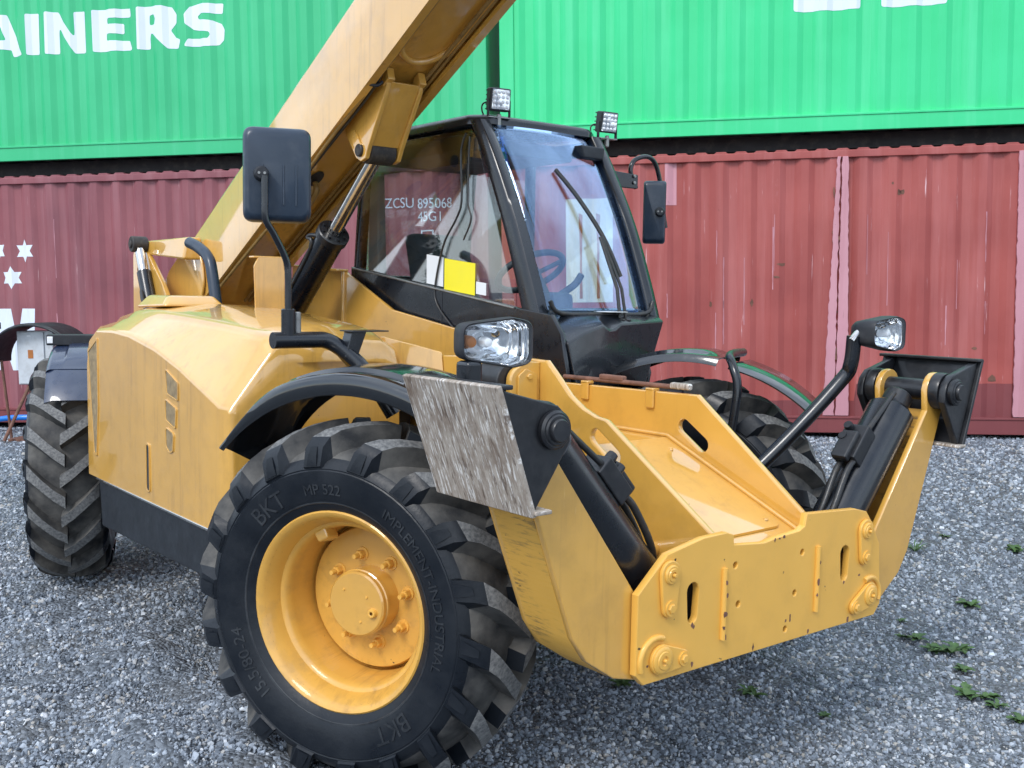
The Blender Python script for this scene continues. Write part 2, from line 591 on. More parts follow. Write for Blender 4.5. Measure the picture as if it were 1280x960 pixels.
def ground_z(x, y):
    p = Vector((x, y, 0))
    q = (p-CAMXY).dot(FN)
    s = (p-Vector((FO.x, FO.y, 0))).dot(FU)
    base = 0.269+math.tan(FT)*max(-14, min(14, s))-0.055
    z = base*sstep(5.0, 10.6, q)
    # loose, churned soil between the near wheels
    d = sqrt(((x+1.1)/1.5)**2+((y+1.35)/0.8)**2)
    churn = max(0.0, 1-d)
    nz = noise.noise(Vector((x*2.1, y*2.1, 3.1)))*0.020+noise.noise(Vector((x*6.3, y*6.3, 9.7)))*0.010
    nz += noise.noise(Vector((x*0.5, y*0.5, 1.7)))*0.03*sstep(3, 7, q)
    rut = noise.noise(Vector((x*1.2+y*2.6, y*3.2-x*1.0, 0.3)))*0.085+noise.noise(Vector((x*7, y*7, 5)))*0.028
    z += nz*(1-0.4*churn)+rut*min(1.0, churn*2.2)
    # stone banked up against the near front tyre
    b = math.exp(-(((x+0.42)/0.26)**2+((y+1.52)/0.22)**2))*0.075
    b += math.exp(-(((x-0.05)/0.30)**2+((y+1.42)/0.16)**2))*0.07
    b += math.exp(-(((x+0.10)/0.20)**2+((y+1.24)/0.15)**2))*0.085
    b += math.exp(-(((x+2.95)/0.55)**2+((y+1.05)/0.45)**2))*0.05
    return z+b*(0.75+0.5*noise.noise(Vector((x*9, y*9, 2))))

def axis(lo, hi, fine, far, grow=1.28):
    a = []
    v = lo
    while v <= hi+1e-6:
        a.append(v)
        v += fine
    st, v = fine, a[-1]
    up_ = []
    while v < far:
        st *= grow
        v += st
        up_.append(v)
    st, v = fine, a[0]
    dn_ = []
    while v > -far:
        st *= grow
        v -= st
        dn_.append(v)
    return dn_[::-1]+a+up_

def m_ground():
    g = N('gravel_bed')
    v = g.coords()
    n1 = g.noise(v, 70, 6, 0.7)
    n2 = g.noise(v, 1.3, 5)
    vo = g.n('ShaderNodeTexVoronoi')
    vo.inputs['Scale'].default_value = 58
    g.l(v, vo.inputs['Vector'])
    sep = g.n('ShaderNodeSeparateColor')
    g.l(vo.outputs['Color'], sep.inputs[0])
    c = g.mix(g.ramp(sep.outputs[0], 0.1, 0.9), (0.060, 0.072, 0.090, 1), (0.264, 0.300, 0.348, 1))
    c = g.mix(g.ramp(n1, 0.35, 0.7), g.mix(0.5, c, (0.060, 0.065, 0.070, 1)), c)
    # wet fine soil, brownish where wheels churned it
    c = g.mix(g.ramp(n2, 0.45, 0.68, 0, 0.45), c, (0.138, 0.126, 0.110, 1))
    g.col(c)
    g.rough(0.85)
    h = g.math('ADD', g.math('MULTIPLY', vo.outputs['Distance'], -1.2), g.math('MULTIPLY', n1, 0.5))
    g.bump(h, 0.9, 0.02)
    return g.m
M['ground'] = m_ground()
gx = axis(-6.5, 4.0, 0.065, 700)
gy = axis(-3.6, 7.5, 0.065, 700)
gv = [(x, y, ground_z(x, y)) for y in gy for x in gx]
nx = len(gx)
gf = [(j*nx+i, j*nx+i+1, (j+1)*nx+i+1, (j+1)*nx+i) for j in range(len(gy)-1) for i in range(nx-1)]
me = bpy.data.meshes.new('ground')
me.from_pydata(gv, [], gf)
ground = finish('ground', me, 'ground', None, ang=80)
tag(ground, 'grey gravel yard with churned soil', kind='structure')

# loose crushed stone scattered over the bed, too many to count
def m_stone():
    g = N('crushed_stone')
    oi = g.n('ShaderNodeObjectInfo')
    v = g.coords()
    cr = g.n('ShaderNodeValToRGB')
    e = cr.color_ramp.elements
    e[0].position, e[0].color = 0.0, (0.101, 0.121, 0.151, 1)
    e[1].position, e[1].color = 1.0, (0.729, 0.769, 0.824, 1)
    for p_, c_ in ((0.35, (0.182, 0.216, 0.263, 1)), (0.62, (0.304, 0.348, 0.412, 1)), (0.82, (0.446, 0.493, 0.553, 1)), (0.92, (0.365, 0.338, 0.297, 1))):
        k = e.new(p_)
        k.color = c_
    g.l(oi.outputs['Random'], cr.inputs[0])
    n1 = g.noise(v, 2.5, 4)
    g.col(g.mix(g.ramp(n1, 0.3, 0.7, 0, 0.35), cr.outputs[0], (0.162, 0.169, 0.176, 1)))
    g.rough(0.72)
    return g.m
M['stone'] = m_stone()

def bare(x, y):
    """churned strip between the near wheels where fines show through"""
    d = sqrt(((x+1.2)/1.7)**2+((y+1.35)/0.75)**2)
    return d < 1 and noise.noise(Vector((x*3.1+y*2.0, y*4.5, 7.3))) > 0.0+0.5*d

def gravel_patch(name, inside, step, density, smin, smax, seed, label, lift=0.0, skip_bare=True):
    vs, fs = [], []
    x = -7.0
    idx = {}
    nxp, nyp = int(16.0/step), int(17.5/step)
    for j in range(nyp):
        for i in range(nxp):
            cx, cy = -12.0+(i+0.5)*step, -3.9+(j+0.5)*step
            if not inside(cx, cy) or (skip_bare and bare(cx, cy)):
                continue
            f = []
            for (a, b) in ((i, j), (i+1, j), (i+1, j+1), (i, j+1)):
                if (a, b) not in idx:
                    xx, yy = -12.0+a*step, -3.9+b*step
                    idx[(a, b)] = len(vs)
                    vs.append((xx, yy, ground_z(xx, yy)+lift))
                f.append(idx[(a, b)])
            fs.append(f)
    me_ = bpy.data.meshes.new(name)
    me_.from_pydata(vs, [], fs)
    o = bpy.data.objects.new(name, me_)
    me_.materials.append(M['stone'])
    COL.objects.link(o)
    ng = bpy.data.node_groups.new(name+'_scatter', 'GeometryNodeTree')
    ng.interface.new_socket('Geometry', in_out='INPUT', socket_type='NodeSocketGeometry')
    ng.interface.new_socket('Geometry', in_out='OUTPUT', socket_type='NodeSocketGeometry')
    A = ng.nodes.new
    gi, go = A('NodeGroupInput'), A('NodeGroupOutput')
    dp = A('GeometryNodeDistributePointsOnFaces')
    dp.inputs['Density'].default_value = density
    dp.inputs['Seed'].default_value = seed
    ico = A('GeometryNodeMeshIcoSphere')
    ico.inputs['Radius'].default_value = 1.0
    ico.inputs['Subdivisions'].default_value = 1
    sp = A('GeometryNodeSetPosition')
    nt = A('ShaderNodeTexNoise')
    nt.inputs['Scale'].default_value = 1.1
    nt.inputs['Detail'].default_value = 1.0
    vm = A('ShaderNodeVectorMath')
    vm.operation = 'SUBTRACT'
    vm.inputs[1].default_value = (0.5, 0.5, 0.5)
    vs_ = A('ShaderNodeVectorMath')
    vs_.operation = 'SCALE'
    vs_.inputs['Scale'].default_value = 1.9
    fl = A('GeometryNodeSetShadeSmooth')
    fl.inputs['Shade Smooth'].default_value = False
    sm = A('GeometryNodeSetMaterial')
    sm.inputs['Material'].default_value = M['stone']
    ip = A('GeometryNodeInstanceOnPoints')
    rr = A('FunctionNodeRandomValue')
    rr.data_type = 'FLOAT_VECTOR'
    rr.inputs[0].default_value = (0, 0, 0)
    rr.inputs[1].default_value = (6.28, 6.28, 6.28)
    rs = A('FunctionNodeRandomValue')
    rs.data_type = 'FLOAT_VECTOR'
    rs.inputs[0].default_value = (0.55, 0.55, 0.35)
    rs.inputs[1].default_value = (1.35, 1.1, 0.9)
    r1 = A('FunctionNodeRandomValue')
    r1.data_type = 'FLOAT'
    r1.inputs[2].default_value = 0.0
    r1.inputs[3].default_value = 1.0
    pw = A('ShaderNodeMath')
    pw.operation = 'POWER'
    pw.inputs[1].default_value = 3.0
    mr = A('ShaderNodeMapRange')
    mr.inputs['To Min'].default_value = smin
    mr.inputs['To Max'].default_value = smax
    mv = A('ShaderNodeVectorMath')
    mv.operation = 'SCALE'
    for sd_, nd in ((1, rr), (2, rs), (3, r1)):
        nd.inputs['Seed'].default_value = seed*10+sd_
    L = ng.links.new
    L(gi.outputs[0], dp.inputs['Mesh'])
    L(ico.outputs['Mesh'], sp.inputs['Geometry'])
    L(nt.outputs['Color'], vm.inputs[0])
    L(vm.outputs[0], vs_.inputs[0])
    L(vs_.outputs[0], sp.inputs['Offset'])
    L(sp.outputs[0], fl.inputs[0])
    L(fl.outputs[0], sm.inputs['Geometry'])
    L(dp.outputs['Points'], ip.inputs['Points'])
    L(sm.outputs[0], ip.inputs['Instance'])
    L(rr.outputs[0], ip.inputs['Rotation'])
    L(r1.outputs[1], pw.inputs[0])
    L(pw.outputs[0], mr.inputs[0])
    L(rs.outputs[0], mv.inputs[0])
    L(mr.outputs[0], mv.inputs['Scale'])
    L(mv.outputs[0], ip.inputs['Scale'])
    L(ip.outputs[0], go.inputs[0])
    md = o.modifiers.new('scatter', 'NODES')
    md.node_group = ng
    tag(o, label, 'gravel', kind='stuff')
    return o

def cam_q(x, y):
    p = Vector((x, y, 0))-CAMXY
    return p.dot(FN), p.dot(FU)
def in_view(x, y, qa, qb):
    q, s = cam_q(x, y)
    return qa <= q < qb and -0.77*q-0.2 < s < 0.36*q+0.2
gravel_patch('gravel', lambda x, y: in_view(x, y, 2.2, 4.6), 0.12, 6600, 0.0042, 0.0165, 3, 'pale grey crushed stones lying loose nearest the front wheel')
gravel_patch('gravel', lambda x, y: in_view(x, y, 2.2, 7.2) and bare(x, y), 0.12, 11000, 0.0028, 0.0105, 4, 'fine stone chips in the churned wheel track between the near wheels', 0.0, False)
gravel_patch('gravel', lambda x, y: in_view(x, y, 4.6, 7.2), 0.15, 3200, 0.0055, 0.019, 5, 'crushed stones under and beyond the middle of the telehandler')
gravel_patch('gravel', lambda x, y: in_view(x, y, 7.2, 11.2), 0.2, 1300, 0.009, 0.026, 8, 'crushed stones spread in front of the red containers')

# ------------------------------------------------------------------ containers
PITCH = 0.2835
def corr_profile(s0, s1, phase):
    """break points (s, depth) of a trapezoid corrugation"""
    pts = [(s0, 0.0)]
    k = math.floor((s0-phase)/PITCH)-1
    while True:
        b = phase+k*PITCH
        for off, d in ((0.0, 0.0), (0.074, 0.0), (0.136, 0.036), (0.2215, 0.036)):
            s = b+off
            if s0+0.02 < s < s1-0.02:
                pts.append((s, d))
        k += 1
        if b > s1:
            break
    pts.append((s1, 0.0))
    return pts

def prof_depth(pts, s):
    for (a, da), (b, db) in zip(pts, pts[1:]):
        if a <= s <= b:
            return da+(db-da)*(s-a)/max(1e-9, b-a)
    return 0.0

def conform(name, loops, prof, mat, parent, proud=0.0025):
    """flat painted shape folded over the corrugation"""
    cu = flat_mesh(loops)
    me_ = curve_mesh(cu)
    bm = bmesh.new()
    bm.from_mesh(me_)
    bmesh.ops.remove_doubles(bm, verts=bm.verts, dist=1e-5)
    lo = min(v.co.x for v in bm.verts)
    hi = max(v.co.x for v in bm.verts)
    for s, d in prof:
        if lo < s < hi:
            bmesh.ops.bisect_plane(bm, geom=bm.verts[:]+bm.edges[:]+bm.faces[:], plane_co=(s, 0, 0), plane_no=(1, 0, 0))
    for v in bm.verts:
        s, h = v.co.x, v.co.y
        v.co = (s, prof_depth(prof, s)-proud, h)
    bmesh.ops.recalc_face_normals(bm, faces=bm.faces)
    bm.to_mesh(me_)
    bm.free()
    me_.materials.clear()
    return finish(name, me_, mat, parent, ang=20)

def text_loops(txt, size, s, h, bold=0.0, sx=1.0):
    cu = bpy.data.curves.new('txt', 'FONT')
    cu.body = txt
    cu.size = size
    cu.offset = bold
    me_ = curve_mesh(cu)
    for v in me_.vertices:
        v.co.x = v.co.x*sx+s
        v.co.y += h
    return me_

def conform_mesh(name, me_, prof, mat, parent, proud=0.005):
    bm = bmesh.new()
    bm.from_mesh(me_)
    bmesh.ops.triangulate(bm, faces=bm.faces)
    lo = min(v.co.x for v in bm.verts)
    hi = max(v.co.x for v in bm.verts)
    for s, d in prof:
        if lo < s < hi:
            bmesh.ops.bisect_plane(bm, geom=bm.verts[:]+bm.edges[:]+bm.faces[:], plane_co=(s, 0, 0), plane_no=(1, 0, 0))
    for v in bm.verts:
        s, h = v.co.x, v.co.y
        v.co = (s, prof_depth(prof, s)-proud, h)
    bmesh.ops.recalc_face_normals(bm, faces=bm.faces)
    bm.to_mesh(me_)
    bm.free()
    me_.materials.clear()
    return finish(name, me_, mat, parent, ang=20)

def container(name, s0, s1, h0, H, wall, rail, phase, label, raised, scallop=False):
    """ISO box: local x along the wall, y into the box, z up; returns empty and profile (facade s kept as local x)"""
    e = empty(name)
    e.matrix_world = Matrix.Translation(FO)@FM@Matrix.Translation((0, 0, h0))
    D = 2.438
    post = 0.155
    pr = corr_profile(s0+post, s1-post, phase)
    b, t = 0.16, H-0.10
    vs, fs = [], []
    for s, d in pr:
        vs += [(s, d+0.012, b), (s, d+0.012, t)]
    for i in range(len(pr)-1):
        fs.append((2*i, 2*i+2, 2*i+3, 2*i+1))
    me_ = bpy.data.meshes.new('side_wall')
    me_.from_pydata(vs, [], fs)
    finish('side_wall', me_, wall, e, ang=20)
    prc = [(s, d+0.012) for s, d in pr]
    # rails
    box('bottom_rail', (s0+post, -0.006, 0.0), (s1-post, 0.05, b+0.005), rail, e, 0.006)
    box('rail_flange', (s0+post, -0.016, b-0.012), (s1-post, 0.045, b+0.012), rail, e, 0.004)
    box('top_rail', (s0+post, -0.004, t-0.006), (s1-post, 0.07, H-0.03), wall, e, 0.008)
    if scallop:
        n_ = int((s1-s0-0.5)/0.2)
        vs, fs = [], []
        for i in range(n_):
            c = s0+0.3+i*0.2
            k = len(vs)
            for (a, z_) in ((c-0.07, 0), (c-0.045, 0.018), (c+0.045, 0.018), (c+0.07, 0)):
                vs += [(a, 0.002, H-0.03+z_), (a, D-0.01, H-0.03+z_)]
            for j in range(3):
                fs.append((k+2*j, k+2*j+2, k+2*j+3, k+2*j+1))
            fs.append((k, k+2, k+4, k+6))
        mesh('roof_corrugation', vs, fs, wall, e)
    # posts and corner castings
    for a in (s0, s1-post):
        box('corner_post', (a, -0.012, 0.11), (a+post, 0.16, H-0.11), wall, e, 0.012)
        for zz in (0.0, H-0.118):
            box('corner_casting', (a-0.004, -0.016, zz-(0.012 if zz == 0 else 0)), (a+0.162, 0.162, zz+0.118), wall, e, 0.01)
            box('corner_casting', (a-0.004, D-0.162, zz-(0.012 if zz == 0 else 0)), (a+0.162, D+0.016, zz+0.118), wall, e, 0.01)
    # roof, far wall, ends
    box('roof', (s0+0.02, 0.02, H-0.045), (s1-0.02, D-0.02, H-0.028), wall, e, 0)
    box('back_wall', (s0+0.02, D-0.05, 0.1), (s1-0.02, D-0.01, H-0.05), wall, e, 0)
    for a in (s0+0.03, s1-0.06):
        box('end_wall', (a, 0.06, 0.1), (a+0.03, D-0.06, H-0.05), wall, e, 0)
    box('floor_panel', (s0+0.05, 0.05, 0.13), (s1-0.05, D-0.05, 0.158), 'dark_under', e, 0)
    # cross members under the floor
    n_ = int((s1-s0)/0.3)
    cm = None
    for i in range(n_):
        c = s0+0.25+i*0.3
        if c > s1-0.25:
            break
        if cm is None:
            cm = box('cross_member', (c-0.03, 0.05, 0.02), (c+0.03, D-0.05, 0.13), 'dark_under', e, 0)
            c0 = c
        else:
            k = cm.copy()
            COL.objects.link(k)
            k.location = (c-c0, 0, 0)
    tag(e, label, 'container')
    e['group'] = 'stacked shipping containers'
    return e, prc

GAPL, GAPR = -2.19, -2.05
ra, pra = container('shipping_container', GAPL-12.19, GAPL, 0.0, 2.896, 'red_a', 'red_low', -7.70, 'dull maroon corrugated container with white stars, standing on the gravel at left', False, True)
rb, prb = container('shipping_container', GAPR, GAPR+12.19, 0.0, 2.896, 'red_b', 'red_low', 1.90, 'scraped brick-red corrugated container standing on the gravel at right', False, True)
ga, pga = container('shipping_container', GAPL-12.19, GAPL, 3.055, 2.70, 'green', 'green', -7.66, 'green container with white AINERS lettering stacked above the maroon one', True)
gb, pgb = container('shipping_container', GAPR, GAPR+12.19, 3.055, 2.70, 'green_b', 'green_b', 0.92, 'brighter green container stacked above the scraped red one at right', True)
# the upper boxes rest on spacer blocks at their corners
for e_, a, b in ((ga, GAPL-12.19, GAPL), (gb, GAPR, GAPR+12.19)):
    for s in (a+0.01, b-0.17):
        for d in (0.0, 2.28):
            o = box('spacer_block', (s, d+0.004, -0.158), (s+0.155, d+0.15, -0.013), 'dark_under', e_, 0.006)
    box('dark_sill', (a+0.3, 0.35, -0.13), (b-0.3, 0.42, 0.02), 'dark_under', e_, 0)

# white letters on the green box (height measured from the box's own floor)
HB = 3.055
L = {
 'A': [[(-8.02, 4.716), (-7.822, 4.716), (-7.633, 4.251), (-7.764, 4.242), (-7.79, 4.322), (-8.03, 4.337), (-8.06, 4.245), (-8.21, 4.25)], [(-7.99, 4.43), (-7.84, 4.43), (-7.91, 4.62)]],
 'I': [[(-7.582, 4.716), (-7.415, 4.711), (-7.43, 4.252), (-7.582, 4.255)]],
 'N': [[(-7.336, 4.724), (-7.174, 4.712), (-6.974, 4.411), (-6.979, 4.706), (-6.835, 4.702), (-6.838, 4.24), (-6.977, 4.243), (-7.172, 4.551), (-7.173, 4.246), (-7.344, 4.252)]],
 'E': [[(-6.743, 4.708), (-6.276, 4.703), (-6.268, 4.606), (-6.562, 4.609), (-6.561, 4.543), (-6.364, 4.541), (-6.364, 4.427), (-6.58, 4.443), (-6.584, 4.364), (-6.299, 4.349), (-6.26, 4.244), (-6.743, 4.244)]],
 'R': [[(-6.195, 4.711), (-5.895, 4.711), (-5.775, 4.687), (-5.717, 4.601), (-5.725, 4.515), (-5.798, 4.436), (-5.736, 4.352), (-5.67, 4.325), (-5.703, 4.231), (-5.842, 4.242), (-5.958, 4.353), (-6.04, 4.432), (-6.05, 4.358), (-6.048, 4.242), (-6.201, 4.243)], [(-6.049, 4.616), (-5.995, 4.626), (-5.973, 4.572), (-5.988, 4.512), (-6.054, 4.507)]],
 'S': [[(-5.156, 4.694), (-5.174, 4.583), (-5.42, 4.602), (-5.473, 4.576), (-5.461, 4.539), (-5.281, 4.512), (-5.188, 4.474), (-5.152, 4.408), (-5.166, 4.3), (-5.219, 4.249), (-5.339, 4.238), (-5.637, 4.249), (-5.583, 4.333), (-5.347, 4.325), (-5.315, 4.362), (-5.333, 4.394), (-5.522, 4.428), (-5.615, 4.498), (-5.621, 4.596), (-5.56, 4.679), (-5.452, 4.707)]],
}
for k, loops in L.items():
    loops = [[(x, z-HB) for x, z in lp] for lp in loops]
    loops = [round_poly(lp, 0.02, 3) for lp in loops]
    conform('painted_letter', loops, pga, 'letter_white', ga)
for a, b in ((0.955, 1.60), (1.795, 2.41)):
    lp = [(a, 4.245), (b, 4.245), (b, 4.37), (a+0.2, 4.37), (a+0.2, 4.45), (b-0.05, 4.45), (b-0.05, 4.55), (a+0.2, 4.55), (a+0.2, 4.62), (b, 4.62), (b, 4.72), (a, 4.72)]
    conform('painted_letter', [round_poly([(x, z-HB) for x, z in lp], 0.03, 3)], pgb, 'letter_white', gb)

# stars, lettering and numbers on the red boxes
def star(cx, cz, R):
    return [(cx+(R if k % 2 == 0 else R*0.56)*sin(pi*k/6), cz+(R if k % 2 == 0 else R*0.56)*cos(pi*k/6)) for k in range(12)]
for cx, cz in ((-7.735, 2.02), (-7.92, 1.711), (-8.105, 2.03)):
    conform('painted_star', [star(cx, cz, 0.135)], pra, 'letter_white', ra)
conform('painted_letter', [[(-8.22, 1.348), (-7.94, 1.348), (-7.885, 1.02), (-7.815, 1.348), (-7.627, 1.346), (-7.66, 0.86), (-7.80, 0.86), (-7.86, 0.62), (-7.95, 0.62), (-8.05, 0.95), (-8.14, 0.62), (-8.22, 0.62)]], pra, 'letter_white', ra)
def paint_text(txt, size, s, h, parent, prof, sx=1.0, bold=0.0):
    conform_mesh('painted_text', text_loops(txt, size, s, h, bold, sx), prof, 'letter_white', parent)
paint_text('ZCSU', 0.155, -3.35, 2.405, ra, pra, 0.85)
paint_text('895068', 0.155, -2.985, 2.395, ra, pra, 0.85)
paint_text('45G1', 0.15, -2.985, 2.255, ra, pra, 0.85)
conform('painted_square', [[(-2.95, 2.04), (-2.80, 2.04), (-2.80, 2.16), (-2.95, 2.16)], [(-2.935, 2.055), (-2.815, 2.055), (-2.815, 2.145), (-2.935, 2.145)]], pra, 'letter_white', ra)
# white door-sized patch and rusty streaks seen through the windscreen
conform('painted_panel', [[(-1.36, 1.36), (-0.86, 1.36), (-0.86, 2.45), (-1.36, 2.45)]], prb, 'patch_white', rb)
for a_ in (-1.20, -1.02):
    conform('rust_streak', [[(a_-0.012, 1.40), (a_+0.02, 1.40), (a_+0.014, 1.8), (a_+0.022, 2.28), (a_-0.02, 2.30), (a_-0.008, 1.9)]], prb, 'orange_tag', rb, 0.007)
conform('faded_sticker', [[(-0.32, 2.36), (-0.20, 2.36), (-0.20, 2.80), (-0.32, 2.80)]], prb, 'pink', rb)
# flattened, scraped strips welded over the corrugation of the right red box
rnd = random.Random(5)
def strip(left, right, n=60):
    """torn-edged flat strip; left/right give the edge at the bottom and top"""
    zs = [0.18+(2.80-0.18)*k/n for k in range(n+1)]
    le = [(left[0]+(left[1]-left[0])*k/n+rnd.uniform(-0.006, 0.006), zs[k]) for k in range(n+1)]
    re_ = [(right[0]+(right[1]-right[0])*k/n+rnd.uniform(-0.006, 0.006), zs[k]) for k in range(n+1)]
    lp = le+re_[::-1]
    m_ = Matrix(((1, 0, 0, 0), (0, 0, 1, -0.001), (0, 1, 0, 0), (0, 0, 0, 1)))
    plate('scraped_strip', [lp], 'xz', -0.006, 0.02, 'pink', rb, 0.002, m_)
    return lp
strip((1.29, 1.40), (1.40, 1.43))
strip((1.415, 1.445), (1.545, 1.505))
strip((3.12, 3.11), (3.40, 3.34))
conform('lower_band', [[(-1.8, 0.172), (9.9, 0.172), (9.9, 0.50), (3.4, 0.515), (1.62, 0.505), (1.6, 0.33), (-1.8, 0.32)]], prb, 'red_low', rb, 0.0012)
for k in range(30):
    # flaked rust spots along the strips and scattered over the wall
    if k < 18:
        s_, h_ = 1.415+rnd.uniform(-0.05, 0.06), rnd.uniform(0.5, 2.5)
        w_, l_ = rnd.uniform(0.008, 0.022), rnd.uniform(0.012, 0.10)
        pts = [(s_+w_*rnd.uniform(0.6, 1.2)*cos(a*pi/4), h_+l_*rnd.uniform(0.6, 1.2)*sin(a*pi/4)) for a in range(8)]
        plate('rust_flake', [pts], 'xz', -0.0100, -0.0065, 'rust', rb, 0.0008)
    else:
        s_, h_ = rnd.uniform(0.0, 3.1), rnd.uniform(0.4, 2.6)
        w_, l_ = rnd.uniform(0.01, 0.06), rnd.uniform(0.01, 0.05)
        pts = [(s_+w_*rnd.uniform(0.5, 1.2)*cos(a*pi/4), h_+l_*rnd.uniform(0.5, 1.2)*sin(a*pi/4)) for a in range(8)]
        conform('rust_flake', [pts], prb, 'rust', rb)
for k in range(22):
    # long vertical scrapes down to primer on the crests
    q_ = rb if k % 3 else ra
    pf = prb if k % 3 else pra
    cr_ = [s for s, d in pf if abs(d-0.012) < 1e-4 and ((-0.3 < s < 3.2) if k % 3 else (-8.0 < s < -5.0))]
    s_ = rnd.choice(cr_)+rnd.uniform(-0.004, 0.03)
    h_, l_ = rnd.uniform(0.5, 1.9), rnd.uniform(0.25, 0.8)
    w_ = rnd.uniform(0.003, 0.009)
    lf = [(s_-w_*rnd.uniform(0.2, 1), h_+l_*i/7) for i in range(8)]
    rt = [(s_+w_*rnd.uniform(0.2, 1), h_+l_*i/7) for i in range(8)]
    conform('paint_scrape', [lf+rt[::-1]], pf, 'pink', q_, 0.0015)

# ------------------------------------------------------------------ things beside the red container at far left
def F3(s, h, d):
    """point: s along the wall, h above its base, d metres in front of it"""
    return FO+FU*s+FUP*h-FN*d
def P2F(d):
    return lambda s, h: F3(s, h, d)
cab_e = empty('electrical_cabinet')
cab_e.matrix_world = Matrix.Translation(F3(-6.88, 0.0, 1.0))@FM
tag(cab_e, 'grey steel electrical cabinet with brown label on thin rusty legs', 'cabinet')
box('cabinet_body', (-0.21, -0.10, 0.55), (0.21, 0.12, 1.12), 'cabinet', cab_e, 0.008)
dr = box('cabinet_door', (-0.19, -0.118, 0.56), (0.115, -0.102, 1.11), 'cabinet', cab_e, 0.004)
box('label_plate', (-0.07, -0.122, 0.83), (-0.01, -0.118, 0.92), 'orange_tag', dr, 0.001)
box('nameplate', (-0.075, -0.122, 1.06), (-0.03, -0.118, 1.075), 'white', dr, 0.001)
for sx in (-0.16, 0.17):
    tube('leg', [(sx, 0.02, 0.56), (sx, 0.02, -0.03)], 0.018, 'rust', cab_e, smooth=False)
tube('brace', [(-0.10, -0.06, 0.56), (-0.27, -0.30, -0.03)], 0.018, 'rust', cab_e, smooth=False)
box('base_plate', (-0.3, -0.2, -0.05), (0.3, 0.16, -0.02), 'rust', cab_e, 0.003)

# black mudguard lying over the cabinet
mg = empty('loose_mudguard')
mg.matrix_world = Matrix.Translation(F3(-6.83, 1.165, 1.05))@FM
tag(mg, 'curved black plastic mudguard resting across the grey cabinet top', 'mudguard')
vs, fs = [], []
NA = 18
for i in range(NA+1):
    a = rad(182-i*164/NA)
    for (r, y) in ((0.50, -0.21), (0.515, -0.20), (0.515, 0.18), (0.50, 0.18)):
        vs.append((r*cos(a)*1.0, y, r*sin(a)*0.78-0.36))
for i in range(NA):
    for j in range(4):
        fs.append((i*4+j, i*4+(j+1) % 4, (i+1)*4+(j+1) % 4, (i+1)*4+j))
fs += [(0, 1, 2, 3), (NA*4+3, NA*4+2, NA*4+1, NA*4)]
mesh('arch', vs, fs, 'plastic', mg, ang=50)
box('bracket', (-0.46, -0.23, -0.02), (-0.36, -0.15, 0.05), 'plastic', mg, 0.006)
tube('side_rib', [(0.5*cos(rad(182-i*164/8)), -0.215, 0.5*sin(rad(182-i*164/8))*0.78-0.37) for i in range(9)], 0.014, 'plastic', mg)
tube('strut', [(-0.49, 0.0, -0.36), (-0.45, 0.05, -1.2)], 0.015, 'rust', mg, smooth=False)

hs = tube('water_hose', [F3(-9.2, 0.02, 0.5), F3(-8.2, 0.05, 0.42), F3(-7.6, 0.12, 0.5), F3(-7.2, 0.10, 0.45), F3(-6.6, 0.0, 0.6), F3(-6.0, -0.01, 0.5)], 0.032, 'hose_blue')
tag(hs, 'bright blue hose lying along the maroon container base', 'hose')

# ------------------------------------------------------------------ telehandler
T = empty('telehandler')
tag(T, 'yellow telescopic handler with raised boom and black front stabiliser feet on gravel', 'telehandler')

def bolt(name, c, n, r, mat, parent, h=None):
    """hex bolt head standing on a surface at c, axis n"""
    c, n = Vector(c), Vector(n).normalized()
    h = h or r*0.8
    m = frame_to(c-n*0.002, c+n)
    o = lathe(name, [(0, h), (r*0.8, h), (r, h*0.8), (r, 0)], mat, parent, 6, m, ang=20)
    return o

# --- front plate
FPX = 1.10
outline = [(-0.615, 0.545), (-0.648, 0.58), (-0.648, 0.822), (-0.524, 0.927), (-0.36, 0.955), (-0.25, 0.957), (-0.218, 0.945), (-0.215, 0.912),
           (-0.06, 0.897), (0.0, 0.905), (0.13, 0.912), (0.158, 0.925), (0.168, 0.966), (0.46, 0.948), (0.53, 0.93), (0.57, 0.885), (0.625, 0.80), (0.648, 0.57), (0.61, 0.532)]
slots = [capsule_pts((y, 0.715), (y, 0.795), 0.021, 0.027) for y in (-0.405, 0.405)]
holes = [circle_pts(y, z, 0.011, 10) for y, z in ((-0.205, 0.845), (-0.185, 0.715), (0.15, 0.835), (0.115, 0.70), (0.07, 0.583))]
fp = plate('front_plate', [outline]+slots+holes, 'yz', FPX-0.026, FPX, 'yellow_worn', T, 0.003)
for y in (-0.262, 0.235):
    tube('weld_bar', [(FPX+0.004, y, 0.615), (FPX+0.004, y, 0.845)], 0.010, 'yellow_worn', fp, smooth=False)
def link_plate(big, small, rb, rs, ring):
    lp = plate('link_plate', [capsule_pts(big, small, rb, rs)], 'yz', FPX+0.001, FPX+0.014, 'yellow_worn', fp, 0.003)
    x = FPX+0.013
    lathe('pin_cap', [(0, 0.007), (ring*0.30, 0.007), (ring*0.36, 0.011), (ring*0.62, 0.011), (ring*0.68, 0.008), (ring*0.86, 0.008), (ring, 0.004), (ring, 0)], 'yellow_worn', fp, 24, frame_to((x, big[0], big[1]), (x+1, big[0], big[1])))
    lathe('grease_point', [(0, 0.014), (0.005, 0.014), (0.006, 0.010), (0.006, 0)], 'yellow_worn', fp, 10, frame_to((x+0.006, big[0], big[1]), (x+1, big[0], big[1])))
    lathe('washer', [(0.008, 0.006), (rs*0.8, 0.006), (rs*0.8, 0)], 'yellow_worn', fp, 16, frame_to((x, small[0], small[1]), (x+1, small[0], small[1])))
    bolt('bolt', (x+0.004, small[0], small[1]), (1, 0, 0), rs*0.5, 'yellow_worn', fp, 0.010)
